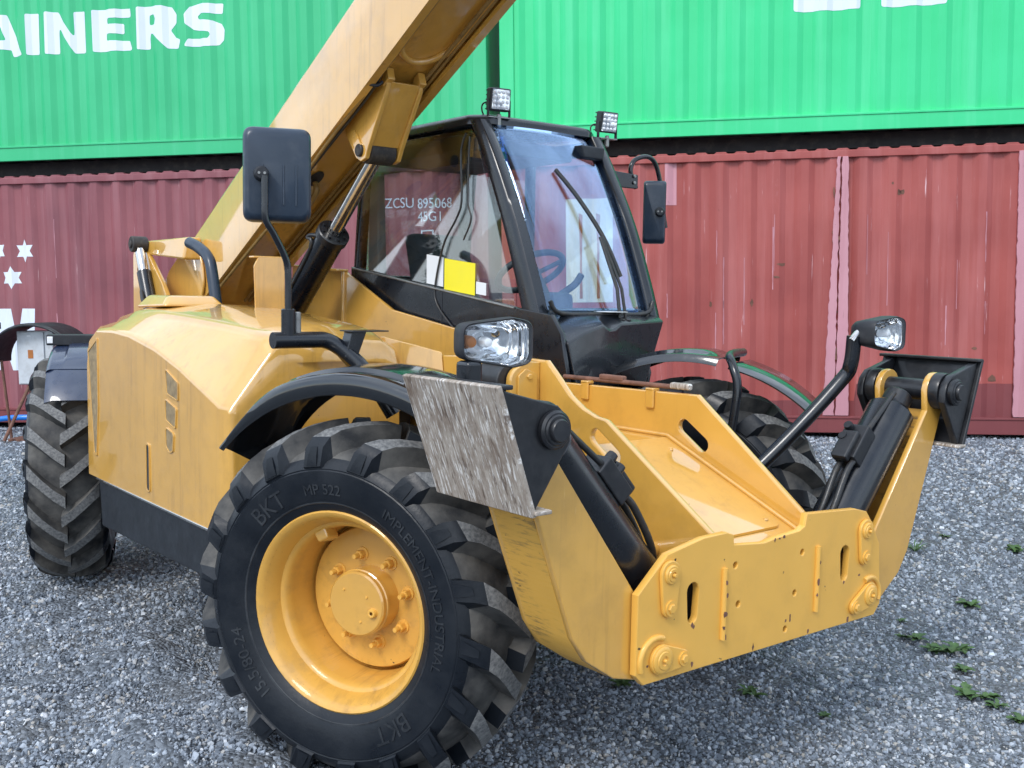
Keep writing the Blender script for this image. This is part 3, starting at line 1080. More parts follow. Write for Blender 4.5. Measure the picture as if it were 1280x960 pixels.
link_plate((-0.520, 0.868), (-0.520, 0.765), 0.042, 0.030, 0.030)
link_plate((0.520, 0.862), (0.520, 0.765), 0.042, 0.030, 0.030)
link_plate((-0.548, 0.612), (-0.455, 0.598), 0.047, 0.028, 0.042)
link_plate((0.560, 0.618), (0.470, 0.588), 0.047, 0.028, 0.038)
for y in (-0.565, 0.565):
    tube('half_ring', [(FPX+0.001, y+(-1 if y < 0 else 1)*0.068*cos(rad(a)), 0.612+0.068*sin(rad(a))) for a in range(-20, 130, 15)], 0.010, 'yellow_worn', fp)

# bare, rusty chips along the weld bars, the slots and the plate edges
rc = random.Random(11)
chips = [(-0.262, 0.80), (-0.256, 0.76), (-0.262, 0.70), (-0.268, 0.655), (-0.258, 0.625), (0.238, 0.79), (0.232, 0.72), (0.228, 0.675), (0.07, 0.612), (0.095, 0.617), (-0.404, 0.688), (-0.398, 0.682), (0.405, 0.689),
         (-0.005, 0.899), (0.02, 0.900), (0.045, 0.903), (-0.40, 0.565), (-0.1, 0.556), (0.2, 0.551), (0.44, 0.548), (0.50, 0.70), (-0.60, 0.60)]
for cy_, cz_ in chips:
    r1, r2 = rc.uniform(0.003, 0.008), rc.uniform(0.004, 0.013)
    pts = [(cy_+r1*rc.uniform(0.5, 1.3)*cos(a*pi/4), cz_+r2*rc.uniform(0.5, 1.3)*sin(a*pi/4)) for a in range(8)]
    bar_ = 0.0135 if (abs(cy_+0.262) < 0.012 or abs(cy_-0.235) < 0.012) else 0.0
    plate('paint_chip', [pts], 'yz', FPX+bar_-0.001, FPX+bar_+0.0008, 'rust', fp, 0.0002)
# --- chassis side plates with oval lightening slots
side = [(1.066, 0.55), (1.066, 0.935), (1.035, 0.946), (0.553, 1.254), (0.50, 1.262), (0.43, 1.285), (0.36, 1.325), (0.295, 1.385), (0.225, 1.445), (0.0, 1.45), (-0.9, 1.40), (-1.6, 1.25), (-3.5, 1.2), (-3.5, 0.62), (-0.6, 0.55)]
sidef = [(1.066, 0.55), (1.066, 0.935), (1.035, 0.946), (0.537, 1.318), (-0.28, 1.306), (-3.5, 1.25), (-3.5, 0.62), (-0.6, 0.55)]
oval = capsule_pts((0.505, 1.190), (0.600, 1.130), 0.028)
ns = plate('chassis_side_plate', [side, oval], 'xz', -0.262, -0.236, 'yellow', T, 0.005)
fs_ = plate('chassis_side_plate', [sidef, [(x-0.029, z) for x, z in oval]], 'xz', 0.236, 0.262, 'yellow', T, 0.005)
for px_ in (-0.08, 0.30):
    box('hook_clip', (px_-0.022, 0.222, 1.245), (px_+0.022, 0.235, 1.325), 'yellow', fs_, 0.006)
    box('hook_clip', (px_-0.022, 0.222, 1.313), (px_+0.022, 0.262, 1.326), 'yellow', fs_, 0.004)
# worn rod lying in the clips along the far plate
tube('latch_rod', [(-0.25, 0.262, 1.330), (0.40, 0.262, 1.336)], 0.010, 'rust', fs_, smooth=False)
box('latch_end', (0.38, 0.250, 1.328), (0.48, 0.280, 1.354), 'sole', fs_, 0.008)
box('latch_end', (-0.02, 0.25, 1.335), (0.12, 0.28, 1.358), 'rust', fs_, 0.006)
# sloping floor between the plates
fl = hexa('chassis_floor', [(-0.2, -0.235, 1.12), (0.40, -0.235, 1.12), (0.40, 0.235, 1.12), (-0.2, 0.235, 1.12), (-0.2, -0.235, 1.140), (0.40, -0.235, 1.140), (0.40, 0.235, 1.140), (-0.2, 0.235, 1.140)], 'yellow', T, 0.002)
hexa('floor_slope', [(0.401, -0.235, 1.12), (1.06, -0.235, 0.845), (1.06, 0.235, 0.845), (0.401, 0.235, 1.12), (0.401, -0.235, 1.140), (1.06, -0.235, 0.866), (1.06, 0.235, 0.866), (0.401, 0.235, 1.140)], 'yellow', fl, 0.002)
sl = (0.866-1.140)/(1.06-0.401)
def flz(x, up_=0.0):
    return 1.140+sl*(x-0.401)+up_
cv = round_poly([(0.46, -0.20), (0.99, -0.20), (0.99, 0.18), (0.46, 0.18)], 0.035)
me = bpy.data.meshes.new('cover_plate')
nv = len(cv)
me.from_pydata([(x, y, flz(x, 0.002)) for x, y in cv]+[(x, y, flz(x, 0.010)) for x, y in cv], [], [tuple(range(nv, 2*nv))]+[(i, (i+1) % nv, nv+(i+1) % nv, nv+i) for i in range(nv)])
finish('cover_plate', me, 'yellow', fl, ang=30)
for x, y in ((0.50, 0.14), (0.95, 0.14), (0.95, -0.16), (0.50, -0.16)):
    lathe('cover_bolt', [(0, 0.006), (0.008, 0.006), (0.010, 0)], 'yellow', fl, 10, frame_to((x, y, flz(x, 0.009)), (x, y, 2)))
tube('weld_seam', [(-0.2, 0.228, 1.147), (0.40, 0.228, 1.147), (0.43, 0.228, 1.135), (1.05, 0.228, flz(1.05, 0.006))], 0.008, 'yellow', fl, smooth=False)
# cross bar and flange between near leg foot and chassis plate
tube('cross_bar', [(0.80, -0.26, 0.845), (0.83, -0.47, 0.84)], 0.026, 'yellow', T, smooth=False)
for sg_ in (-1, 1):
    lo_, hi_ = sorted((sg_*0.264, sg_*0.60))
    box('leg_bracket', (0.62, lo_, 0.55), (0.82, hi_, 0.76), 'yellow', T, 0.012)
    plate('hinge_lug', [round_poly([(sg_*0.60, 0.66), (sg_*0.60, 0.80), (sg_*0.50, 0.83), (sg_*0.42, 0.77), (sg_*0.42, 0.66)], 0.03)], 'yz', 0.835, 0.865, 'yellow', T, 0.004)
    box('plate_rib', (0.83, sg_*0.30-0.012, 0.56), (1.062, sg_*0.30+0.012, 0.80), 'skirt', T, 0.004)
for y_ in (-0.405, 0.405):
    box('slot_shade_backing', (1.035, y_-0.06, 0.67), (1.048, y_+0.06, 0.845), 'plastic', fp, 0.002)  # added dark sheet behind each keyhole slot, standing in for the shade inside
# bracket ear with bolted keeper on the near plate, black bush behind it
ear = plate('bracket_ear', [round_poly([(-0.263, 1.20), (-0.263, 1.437), (-0.33, 1.442), (-0.405, 1.40), (-0.405, 1.22)], [0, 0, 0.05, 0.06, 0.02])], 'yz', 0.165, 0.195, 'yellow', T, 0.004)
plate('keeper', [round_poly([(-0.375, 1.225), (-0.285, 1.225), (-0.285, 1.395), (-0.34, 1.415), (-0.375, 1.39)], 0.015)], 'yz', 0.196, 0.206, 'yellow', ear, 0.002)
for z in (1.385, 1.262):
    bolt('keeper_bolt', (0.206, -0.325, z), (1, 0, 0), 0.012, 'yellow', ear)
cyl('pivot_bush', (0.02, -0.37, 1.36), (0.16, -0.37, 1.36), 0.075, 'black_dirty', ear)
plate('bracket_ear', [round_poly([(-0.263, 1.20), (-0.263, 1.44), (-0.36, 1.45), (-0.44, 1.40), (-0.44, 1.22)], [0, 0, 0.05, 0.07, 0.02])], 'yz', -0.02, 0.012, 'yellow', T, 0.004)
# axle beam and belly so nothing is hollow from the side
cyl('front_axle', (0, -0.72, 0.61), (0, 0.72, 0.61), 0.10, 'casting', T)
cyl('rear_axle', (-2.93, -0.72, 0.61), (-2.93, 0.72, 0.61), 0.10, 'casting', T)
box('belly_pan', (-3.4, -0.235, 0.60), (0.9, 0.235, 0.66), 'skirt', T, 0.01)
box('transmission_case', (-1.9, -0.23, 0.66), (-0.2, 0.23, 1.05), 'casting', T, 0.02)

# --- stabilizer legs, one each side (built as the near one, mirrored by sg)
def stab(sg):
    """sg = -1 near side, +1 far side (y is multiplied by sg)"""
    Y = lambda y: sg*y
    leg_out = [(0.600, 0.548), (0.625, 0.815), (0.965, 1.268), (0.955, 1.35)]
    cx, cz, R_ = 1.028, 1.343, 0.072
    for a in range(150, -31, -20):
        leg_out.append((cx+R_*cos(rad(a)), cz+R_*sin(rad(a))))
    leg_out += [(0.985, 1.02), (0.875, 0.73), (0.82, 0.652), (0.71, 0.578)]
    lo = [(Y(y), z) for y, z in leg_out]
    leg = plate('stabilizer_leg', [lo], 'yz', 1.045, 1.07, 'yellow', T, 0.004)
    plate('rear_cheek', [lo], 'yz', 0.845, 0.87, 'yellow', leg, 0.004)
    # outer web closing the channel
    web = [(1.075, 1.255), (0.985, 1.02), (0.875, 0.73), (0.82, 0.652), (0.71, 0.578), (0.605, 0.548)]
    vs, fs = [], []
    for y, z in web:
        vs += [(0.868, Y(y), z), (1.047, Y(y), z), (0.868, Y(y-0.022), z+0.006), (1.047, Y(y-0.022), z+0.006)]
    for i in range(len(web)-1):
        a, b = 4*i, 4*i+4
        fs += [(a, a+1, b+1, b), (a+2, b+2, b+3, a+3), (a, b, b+2, a+2), (a+1, a+3, b+3, b+1)]
    fs += [(0, 2, 3, 1), (len(vs)-4, len(vs)-3, len(vs)-1, len(vs)-2)]
    mesh('outer_web', vs, fs, 'yellow_scuff', leg, ang=60)
    # hydraulic cylinder inside the channel
    a, b = Vector((0.955, Y(0.925), 1.285)), Vector((0.955, Y(0.475), 0.775))
    d = (b-a).normalized()
    cyl('stabilizer_cylinder', a+d*0.02, b, 0.090, 'black', leg, 28, 0.02)
    cyl('cylinder_head', a-d*0.05, a+d*0.05, 0.055, 'black_dirty', leg, 20, 0.008)
    cyl('cylinder_foot', (0.88, Y(0.48), 0.735), (1.03, Y(0.48), 0.735), 0.075, 'yellow', leg, 24, 0.01)
    # valve block and hard lines along the upper side of the cylinder
    nrm_ = Vector((0, -sg*d.z, sg*d.y)).normalized()
    if nrm_.z < 0:
        nrm_ = -nrm_
    c0 = a.lerp(b, 0.42)+nrm_*0.115
    m_ = Matrix((d, nrm_, d.cross(nrm_))).transposed().to_4x4()
    m_.translation = c0
    box('valve_block', (-0.075, -0.035, -0.05), (0.075, 0.030, 0.05), 'black_dirty', leg, 0.006, m_)
    box('valve_cartridge', (-0.03, 0.02, -0.035), (0.095, 0.055, 0.030), 'black_dirty', leg, 0.008, m_)
    for k in (-0.05, 0.0):
        lathe('valve_plug', [(0, 0.03), (0.016, 0.03), (0.018, 0.02), (0.018, 0)], 'black_dirty', leg, 12, m_@Matrix.Translation((k, 0.028, 0.02))@Matrix.Rotation(-pi/2, 4, 'X'))
    tube('hard_line', [a+nrm_*0.075+Vector((0.03, 0, 0)), a.lerp(b, 0.2)+nrm_*0.10+Vector((0.03, 0, 0)), c0+Vector((0.03, 0, 0))-d*0.07], 0.010, 'hose', leg)
    for ox in (0.035, -0.01):
        tube('hose', [c0+d*0.07+Vector((ox, 0, 0)), a.lerp(b, 0.62)+nrm_*0.12+Vector((ox, 0, 0)), a.lerp(b, 0.85)+nrm_*0.09+Vector((ox, 0, 0)), b+nrm_*0.06+Vector((ox-0.04, 0, -0.02))], 0.012, 'hose', leg)
    # pivot pin through foot and leg
    cyl('pivot_pin', (0.78, Y(1.028), 1.343), (1.165, Y(1.028), 1.343), 0.042, 'black_dirty', leg, 24)
    lathe('pin_collar', [(0.0, 0.034), (0.028, 0.034), (0.031, 0.030), (0.031, 0.018), (0.046, 0.018), (0.052, 0.012), (0.052, 0)], 'black_dirty', leg, 28, frame_to((1.142, Y(1.028), 1.343), (2, Y(1.028), 1.343)))
    for x in (1.072, 0.80):
        lathe('pin_boss', [(0.045, 0.038), (0.068, 0.038), (0.072, 0.03), (0.072, 0.0)], 'black_dirty', leg, 24, frame_to((x, Y(1.028), 1.343), (x+1, Y(1.028), 1.343)))
    # foot: gussets, sole plate
    foot_g = [(0.965, 1.345), (0.975, 1.375), (1.01, 1.405), (1.05, 1.415), (1.205, 1.455), (1.085, 1.130), (0.965, 1.305)]
    fg = [(Y(y), z) for y, z in foot_g]
    ft = plate('stabilizer_foot', [fg], 'yz', 1.112, 1.140, 'black_dirty', T, 0.004)
    plate('gusset', [fg], 'yz', 0.760, 0.788, 'black_dirty', ft, 0.004)
    o_, b_ = Vector((0, 1.212, 1.468)), Vector((0, 1.088, 1.122))
    t_ = 0.016
    vs = []
    for x, y, z in ((0.725, o_.y, o_.z), (1.155, o_.y, o_.z), (1.155, b_.y, b_.z), (0.725, b_.y, b_.z)):
        vs.append((x, Y(y), z))
    for x, y, z in ((0.725, o_.y, o_.z), (1.155, o_.y, o_.z), (1.155, b_.y, b_.z), (0.725, b_.y, b_.z)):
        vs.append((x, Y(y+t_), z-0.005))
    mesh('sole_plate', vs, [(0, 1, 2, 3), (7, 6, 5, 4), (0, 4, 5, 1), (1, 5, 6, 2), (2, 6, 7, 3), (3, 7, 4, 0)], 'sole' if sg < 0 else 'black_dirty', ft, bev=0.004)
    # turned-in rims of the sole
    hexa('rim', [(0.725, Y(1.175), 1.455), (1.155, Y(1.175), 1.455), (1.155, Y(1.210), 1.455), (0.725, Y(1.210), 1.455), (0.725, Y(1.175), 1.467), (1.155, Y(1.175), 1.467), (1.155, Y(1.210), 1.467), (0.725, Y(1.210), 1.467)], 'black_dirty', ft, 0.003)
    hexa('rim', [(0.735, Y(1.045), 1.125), (1.165, Y(1.045), 1.125), (1.165, Y(1.10), 1.125), (0.735, Y(1.10), 1.125), (0.735, Y(1.045), 1.136), (1.165, Y(1.045), 1.136), (1.165, Y(1.10), 1.136), (0.735, Y(1.10), 1.136)], 'sole', ft, 0.003)
    return leg, ft
leg_n, foot_n = stab(-1)
leg_f, foot_f = stab(1)
tag(foot_n, 'black stabiliser foot turned out to show its scraped steel sole')

# --- wheels
RT = 0.612       # tyre radius over the lugs
CZ = 0.618
def tyre_mesh():
    half = [(0.318, 0.148), (0.345, 0.162), (0.357, 0.172), (0.40, 0.190), (0.45, 0.199), (0.484, 0.199), (0.488, 0.1965), (0.492, 0.198), (0.505, 0.192), (0.525, 0.178), (0.543, 0.152), (0.556, 0.118), (0.570, 0.06)]
    prof = [(r, -z) for r, z in half]+[(0.577, 0.0)]+half[::-1]
    seg = 72
    vs, fs = lathe_data(prof, seg)
    mats = []
    n = len(prof)
    for k in range(seg):
        for i in range(n-1):
            mats.append(1 if 9 <= i <= 16 else 0)
    NL = 18
    for sgn in (1, -1):
        for k in range(NL):
            ph = 2*pi*(k+(0.5 if sgn < 0 else 0))/NL
            # stations: axial position, angle lag, base radius, top radius, half width
            st = [(-0.012, 0.0, 0.566, 0.640, 0.029), (0.045, 0.065, 0.562, 0.638, 0.028), (0.10, 0.145, 0.550, 0.630, 0.029), (0.145, 0.215, 0.535, 0.616, 0.032),
                  (0.176, 0.262, 0.515, 0.596, 0.037), (0.198, 0.292, 0.500, 0.562, 0.038), (0.205, 0.316, 0.480, 0.500, 0.041)]
            b0 = len(vs)
            for j, (ax, lag, rb, rt, hw) in enumerate(st):
                for (rr, w_) in ((rb, hw*1.28), (rt, hw)):
                    for s2 in (-1, 1):
                        t = ph+lag+s2*w_/0.6
                        axx = ax
                        if j >= 4 and rr == rb:
                            axx = min(ax, 0.180)
                        vs.append(Vector((rr*cos(t), rr*sin(t), sgn*axx)))
            for j in range(len(st)-1):
                a, c = b0+4*j, b0+4*j+4
                quads = [(a+2, a+3, c+3, c+2), (a, a+2, c+2, c), (a+3, a+1, c+1, c+3)]
                for qi, q in enumerate(quads):
                    fs.append(q if sgn > 0 else q[::-1])
                    mats.append((2 if qi == 0 else 1) if j < 4 else 0)
            e0 = b0
            fs.append((e0, e0+1, e0+3, e0+2))
            mats.append(0)
            e1 = b0+4*(len(st)-1)
            fs.append((e1, e1+2, e1+3, e1+1))
            mats.append(0)
    me_ = bpy.data.meshes.new('tyre')
    me_.from_pydata([tuple(v) for v in vs], [], fs)
    for p, mi in zip(me_.polygons, mats):
        p.material_index = mi
    bm = bmesh.new()
    bm.from_mesh(me_)
    bmesh.ops.recalc_face_normals(bm, faces=bm.faces)
    bm.to_mesh(me_)
    bm.free()
    return me_
def lug_pocket_mesh():
    """tapering recess moulded into a lug end where it runs down the sidewall"""
    vs = []
    for (r, lag, z, w_) in ((0.503, 0.316, 0.2055, 0.021), (0.535, 0.303, 0.2045, 0.018), (0.566, 0.290, 0.1975, 0.013)):
        for s2 in (-1, 1):
            t = lag+s2*w_/r
            vs.append((r*cos(t), r*sin(t), z+0.0012))
    return vs, [(0, 1, 3, 2), (2, 3, 5, 4)]

def wheel_proto():
    rim_prof = [(0.318, 0.118), (0.330, 0.146), (0.342, 0.156), (0.346, 0.162), (0.340, 0.167), (0.328, 0.162), (0.318, 0.148), (0.306, 0.128), (0.298, 0.105), (0.294, 0.092), (0.286, 0.088), (0.277, 0.078), (0.272, 0.05), (0.268, -0.03), (0.264, -0.085), (0.2585, -0.088), (0.256, -0.060), (0.248, -0.047), (0.225, -0.044), (0.12, -0.040), (0.0, -0.040)]
    wh = lathe('wheel', rim_prof, 'rim_yellow', None, 64, ang=45)
    tm = tyre_mesh()
    ty = finish('tyre', tm, ['tyre', 'tread', 'lug_top'], wh, ang=32)
    lathe('inner_rim', [(0.318, -0.150), (0.33, -0.148), (0.30, -0.13), (0.26, -0.10), (0.256, -0.05)], 'yellow', wh, 40)
    lathe('hub', [(0.0, 0.052), (0.107, 0.052), (0.113, 0.046), (0.113, 0.030), (0.117, 0.027), (0.117, 0.012), (0.114, 0.009), (0.118, -0.042)], 'yellow', wh, 40)
    for (x_, y_) in ((0.045, 0.03), (-0.05, 0.045), (0.02, -0.06)):
        lathe('hub_screw', [(0, 0.004), (0.004, 0.004), (0.005, 0)], 'yellow_worn', wh, 8, Matrix.Translation((x_, y_, 0.052)))
    lathe('hub_plug', [(0.006, 0.012), (0.008, 0.014), (0.013, 0.014), (0.016, 0.010), (0.017, 0)], 'yellow_worn', wh, 16, Matrix.Translation((0.072, -0.02, 0.052)))
    for k in range(8):
        t = 2*pi*(k+0.3)/8
        m_ = Matrix.Translation((0.157*cos(t), 0.157*sin(t), -0.045))
        nut = lathe('wheel_nut', [(0, 0.034), (0.015, 0.034), (0.017, 0.030), (0.017, 0.006)], 'yellow_worn', wh, 6, m_, ang=20)
        lathe('nut_washer', [(0.0, 0.008), (0.024, 0.008), (0.026, 0.0)], 'yellow_worn', wh, 20, m_)
        lathe('stud', [(0, 0.058), (0.008, 0.058), (0.0095, 0.054), (0.0095, 0.03)], 'yellow_worn', wh, 10, m_)
    # valve guard welded inside the rim
    t = rad(118)
    m_ = Matrix.Rotation(t, 4, 'Z')
    hexa('valve_guard', [m_@Vector(p) for p in ((0.235, -0.022, 0.02), (0.278, -0.026, 0.02), (0.278, 0.026, 0.02), (0.235, 0.022, 0.02), (0.245, -0.024, 0.085), (0.284, -0.028, 0.085), (0.284, 0.028, 0.085), (0.245, 0.024, 0.085))], 'yellow', wh, 0.008)
    # moulded lettering on the sidewall
    def side_text(txt, size, r0, a_mid, bold=0.0):
        cu = bpy.data.curves.new('txt', 'FONT')
        cu.body = txt
        cu.size = size
        cu.offset = bold
        cu.align_x = 'CENTER'
        cu.extrude = 0.0016
        me_ = curve_mesh(cu)
        for v in me_.vertices:
            x, y, z = v.co
            r = r0+y
            a = rad(a_mid)-x/(r0+size*0.35)
            zz = 0.199-max(0.0, (0.45-r))*0.175
            v.co = (r*cos(a), r*sin(a), zz+z+0.0012)
        me_.materials.clear()
        return finish('sidewall_lettering', me_, 'letter_rubber', wh, ang=30)
    side_text('15.5/80-24', 0.062, 0.400, 213, 0.0)
    side_text('IMPLEMENT-INDUSTRIAL', 0.052, 0.405, 22, 0.0)
    side_text('BKT', 0.085, 0.395, 306, 0.0)
    side_text('BKT', 0.085, 0.395, 128, 0.0)
    side_text('MP 522', 0.05, 0.405, 95, 0.0)
    pv, pf_ = lug_pocket_mesh()
    p0 = mesh('lug_pocket', pv, pf_, 'tyre', wh)
    for k in range(1, 18):
        pk = p0.copy()
        COL.objects.link(pk)
        pk.rotation_euler = (0, 0, 2*pi*k/18)
    lathe('rim_line', [(0.372, 0.179), (0.374, 0.1815), (0.377, 0.1815), (0.379, 0.182)], 'letter_rubber', wh, 64)
    return wh
proto = wheel_proto()
def wheel_frame(cx, side, steer):
    """matrix: local x forward, y up, z outward (left wheels come out mirrored)"""
    s = rad(steer)
    nr = Vector((sin(s), -cos(s), 0))*side
    x = Vector((cos(s), sin(s), 0))
    m_ = Matrix((x, Vector((0, 0, 1)), nr)).transposed().to_4x4()
    m_.translation = Vector((cx, -side*0.75, CZ))+nr*0.234
    return m_
STF, STR = 24.0, -22.0
spots = [(0.0, 1, STF, 4), (-2.93, 1, STR, 11), (0.0, -1, STF, 9), (-2.93, -1, STR, 2)]
for i, (cx, sd_, stv, spin) in enumerate(spots):
    wh = proto if i == 0 else copy_tree(proto)
    wh.parent = T
    wh.matrix_local = Matrix.Translation((0, -0.05 if i == 1 else 0.0, 0.055 if i == 2 else (0.045 if i == 1 else 0.0)))@wheel_frame(cx, sd_, stv)@Matrix.Rotation(rad(spin if i else 0), 4, 'Z')
    if sd_ < 0:
        for ch in list(wh.children):
            if ch.name.startswith('sidewall_lettering'):
                bpy.data.objects.remove(ch)

# --- mudguards that steer with the wheels
def fender(cx, side, steer, a0, a1, r, wo, wi, mat, skirt=0.055, taper=0.05, name='mudguard', dz=0.0, panel=True, rear_in=0.0):
    """arched shell from a0 (front) to a1 (rear) with a turned-down outer skirt"""
    m_ = Matrix.Translation((0, 0, dz))@wheel_frame(cx, side, steer)
    nA = 26
    W = wo-wi
    sec = [(wo-0.004, -skirt), (wo, -skirt*0.6), (wo-0.002, -0.018), (wo-0.010, -0.006), (wo-0.025, 0.0), (wo-0.085, 0.002), (wo-0.10, 0.016), (wi+W*0.35, 0.020), (wi+W*0.22, 0.016), (wi+W*0.18, 0.002), (wi+0.02, 0.0), (wi, -0.03)]
    vs, fs = [], []
    nW = len(sec)-1
    def pt(u, z, dr, layer):
        a = rad(a0+(a1+rear_in*max(0.0, min(1.0, (wo-0.02-z)/W))-a0)*u)
        if dr > 0.01:
            dr = 0.002+(dr-0.002)*(sstep(0.04, 0.10, u)*(1-sstep(0.62, 0.70, u)) if panel else 0.0)
        k = sstep(0.62, 1.0, u)
        top = r-taper*k
        lip = r-skirt
        rr = top+dr*(1-0.75*k if dr < -0.01 else 1)
        return m_@Vector(((rr-0.006*layer)*cos(a), (rr-0.006*layer)*sin(a), z-(0.006*layer if dr < -0.01 and z > 0 else 0)))
    for layer in (0, 1):
        for i in range(nA+1):
            for z, dr in sec:
                vs.append(pt(i/nA, z, dr, layer))
    st = nW+1
    off = (nA+1)*st
    for i in range(nA):
        for j in range(nW):
            a = i*st+j
            fs.append((a, a+1, a+st+1, a+st))
            fs.append((off+a, off+a+st, off+a+st+1, off+a+1))
        fs.append((i*st, (i+1)*st, off+(i+1)*st, off+i*st))
        a = i*st+nW
        fs.append((a, off+a, off+a+st, a+st))
    for j in range(nW):
        fs.append((j, off+j, off+j+1, j+1))
        a = nA*st+j
        fs.append((a, a+1, off+a+1, off+a))
    return mesh(name, vs, fs, mat, T, ang=40), m_
f1, fm = fender(0, 1, STF, 66, 137, 0.800, 0.125, -0.33, 'mudguard', skirt=0.068, rear_in=17)
# step bracket and lower front flap of the near mudguard
def arcp(m_, r, a, z):
    return m_@Vector((r*cos(rad(a)), r*sin(rad(a)), z))
def flap(m_, a0, a1, r0, r1, z0, z1, mat, parent, name='mudguard_flap', n=10, th=0.006, curl=0.0):
    vs, fs = [], []
    for lay in (0, 1):
        for i in range(n+1):
            u = i/n
            a = a0+(a1-a0)*u
            r = r0+(r1-r0)*u-lay*th
            zo = z1-curl*u
            for w_ in (0.0, 0.12, 0.5, 0.88, 1.0):
                rr = r-(0.02 if w_ in (0.0, 1.0) else 0.0)
                vs.append(arcp(m_, rr, a, z0+(zo-z0)*w_))
    off = (n+1)*5
    for i in range(n):
        for j in range(4):
            a = i*5+j
            fs.append((a, a+1, a+6, a+5))
            fs.append((off+a, off+a+5, off+a+6, off+a+1))
        fs.append((i*5, i*5+5, off+i*5+5, off+i*5))
        fs.append((i*5+4, off+i*5+4, off+i*5+9, i*5+9))
    for j in range(4):
        fs.append((j, off+j, off+j+1, j+1))
        a = n*5+j
        fs.append((a, a+1, off+a+1, off+a))
    return mesh(name, vs, fs, mat, parent, ang=40)
flap(fm, 68, 40, 0.812, 0.79, -0.26, 0.14, 'mudguard', f1)
bolt('mudguard_bolt', arcp(fm, 0.822, 64, 0.10), (0, 0, 1), 0.012, 'steel', f1)
bolt('mudguard_bolt', arcp(fm, 0.822, 64, -0.05), (0, 0, 1), 0.012, 'steel', f1)
tube('mudguard_stay', [arcp(fm, 0.80, 84, -0.02), arcp(fm, 0.62, 80, -0.20), arcp(fm, 0.45, 78, -0.27)], 0.018, 'black', f1, smooth=False)
tube('mudguard_stay', [arcp(fm, 0.60, 112, -0.22), arcp(fm, 0.605, 66, -0.22)], 0.016, 'black', f1, smooth=False)
# far front mudguard: arch, bent stay and lower flap
f2, fm2 = fender(0, -1, STF, 79, 141, 0.812, 0.215, -0.20, 'mudguard', 0.03, 0.0)
flap(fm2, 75, 46, 0.805, 0.830, -0.20, 0.215, 'mudguard', f2, curl=0.14)
tube('mudguard_stay', [arcp(fm2, 0.40, 56, -0.27), arcp(fm2, 0.70, 68, -0.25), arcp(fm2, 0.80, 73, -0.225), arcp(fm2, 0.835, 76.5, -0.14), arcp(fm2, 0.835, 77, 0.12)], 0.020, 'black', f2)
# rear mudguards
f3, fm3 = fender(-2.93, 1, STR, 58, 118, 0.735, 0.15, -0.21, 'navy_gloss', 0.04, 0.02)
flap(fm3, 59, 42, 0.735, 0.70, -0.21, 0.145, 'navy_gloss', f3)
lm_ = Matrix.Translation(arcp(fm3, 0.765, 88, 0.05))@Matrix.Rotation(rad(70), 4, 'Z')
box('marker_lamp', (-0.13, -0.06, -0.03), (0.13, 0.05, 0.03), 'plastic', f3, 0.006, lm_)
box('lamp_glass', (-0.125, -0.066, -0.018), (-0.095, -0.060, 0.02), 'led', f3, 0.003, lm_)
f4, fm4 = fender(-2.93, -1, STR, 52, 125, 0.74, 0.21, -0.21, 'navy_gloss', 0.04, 0.02)

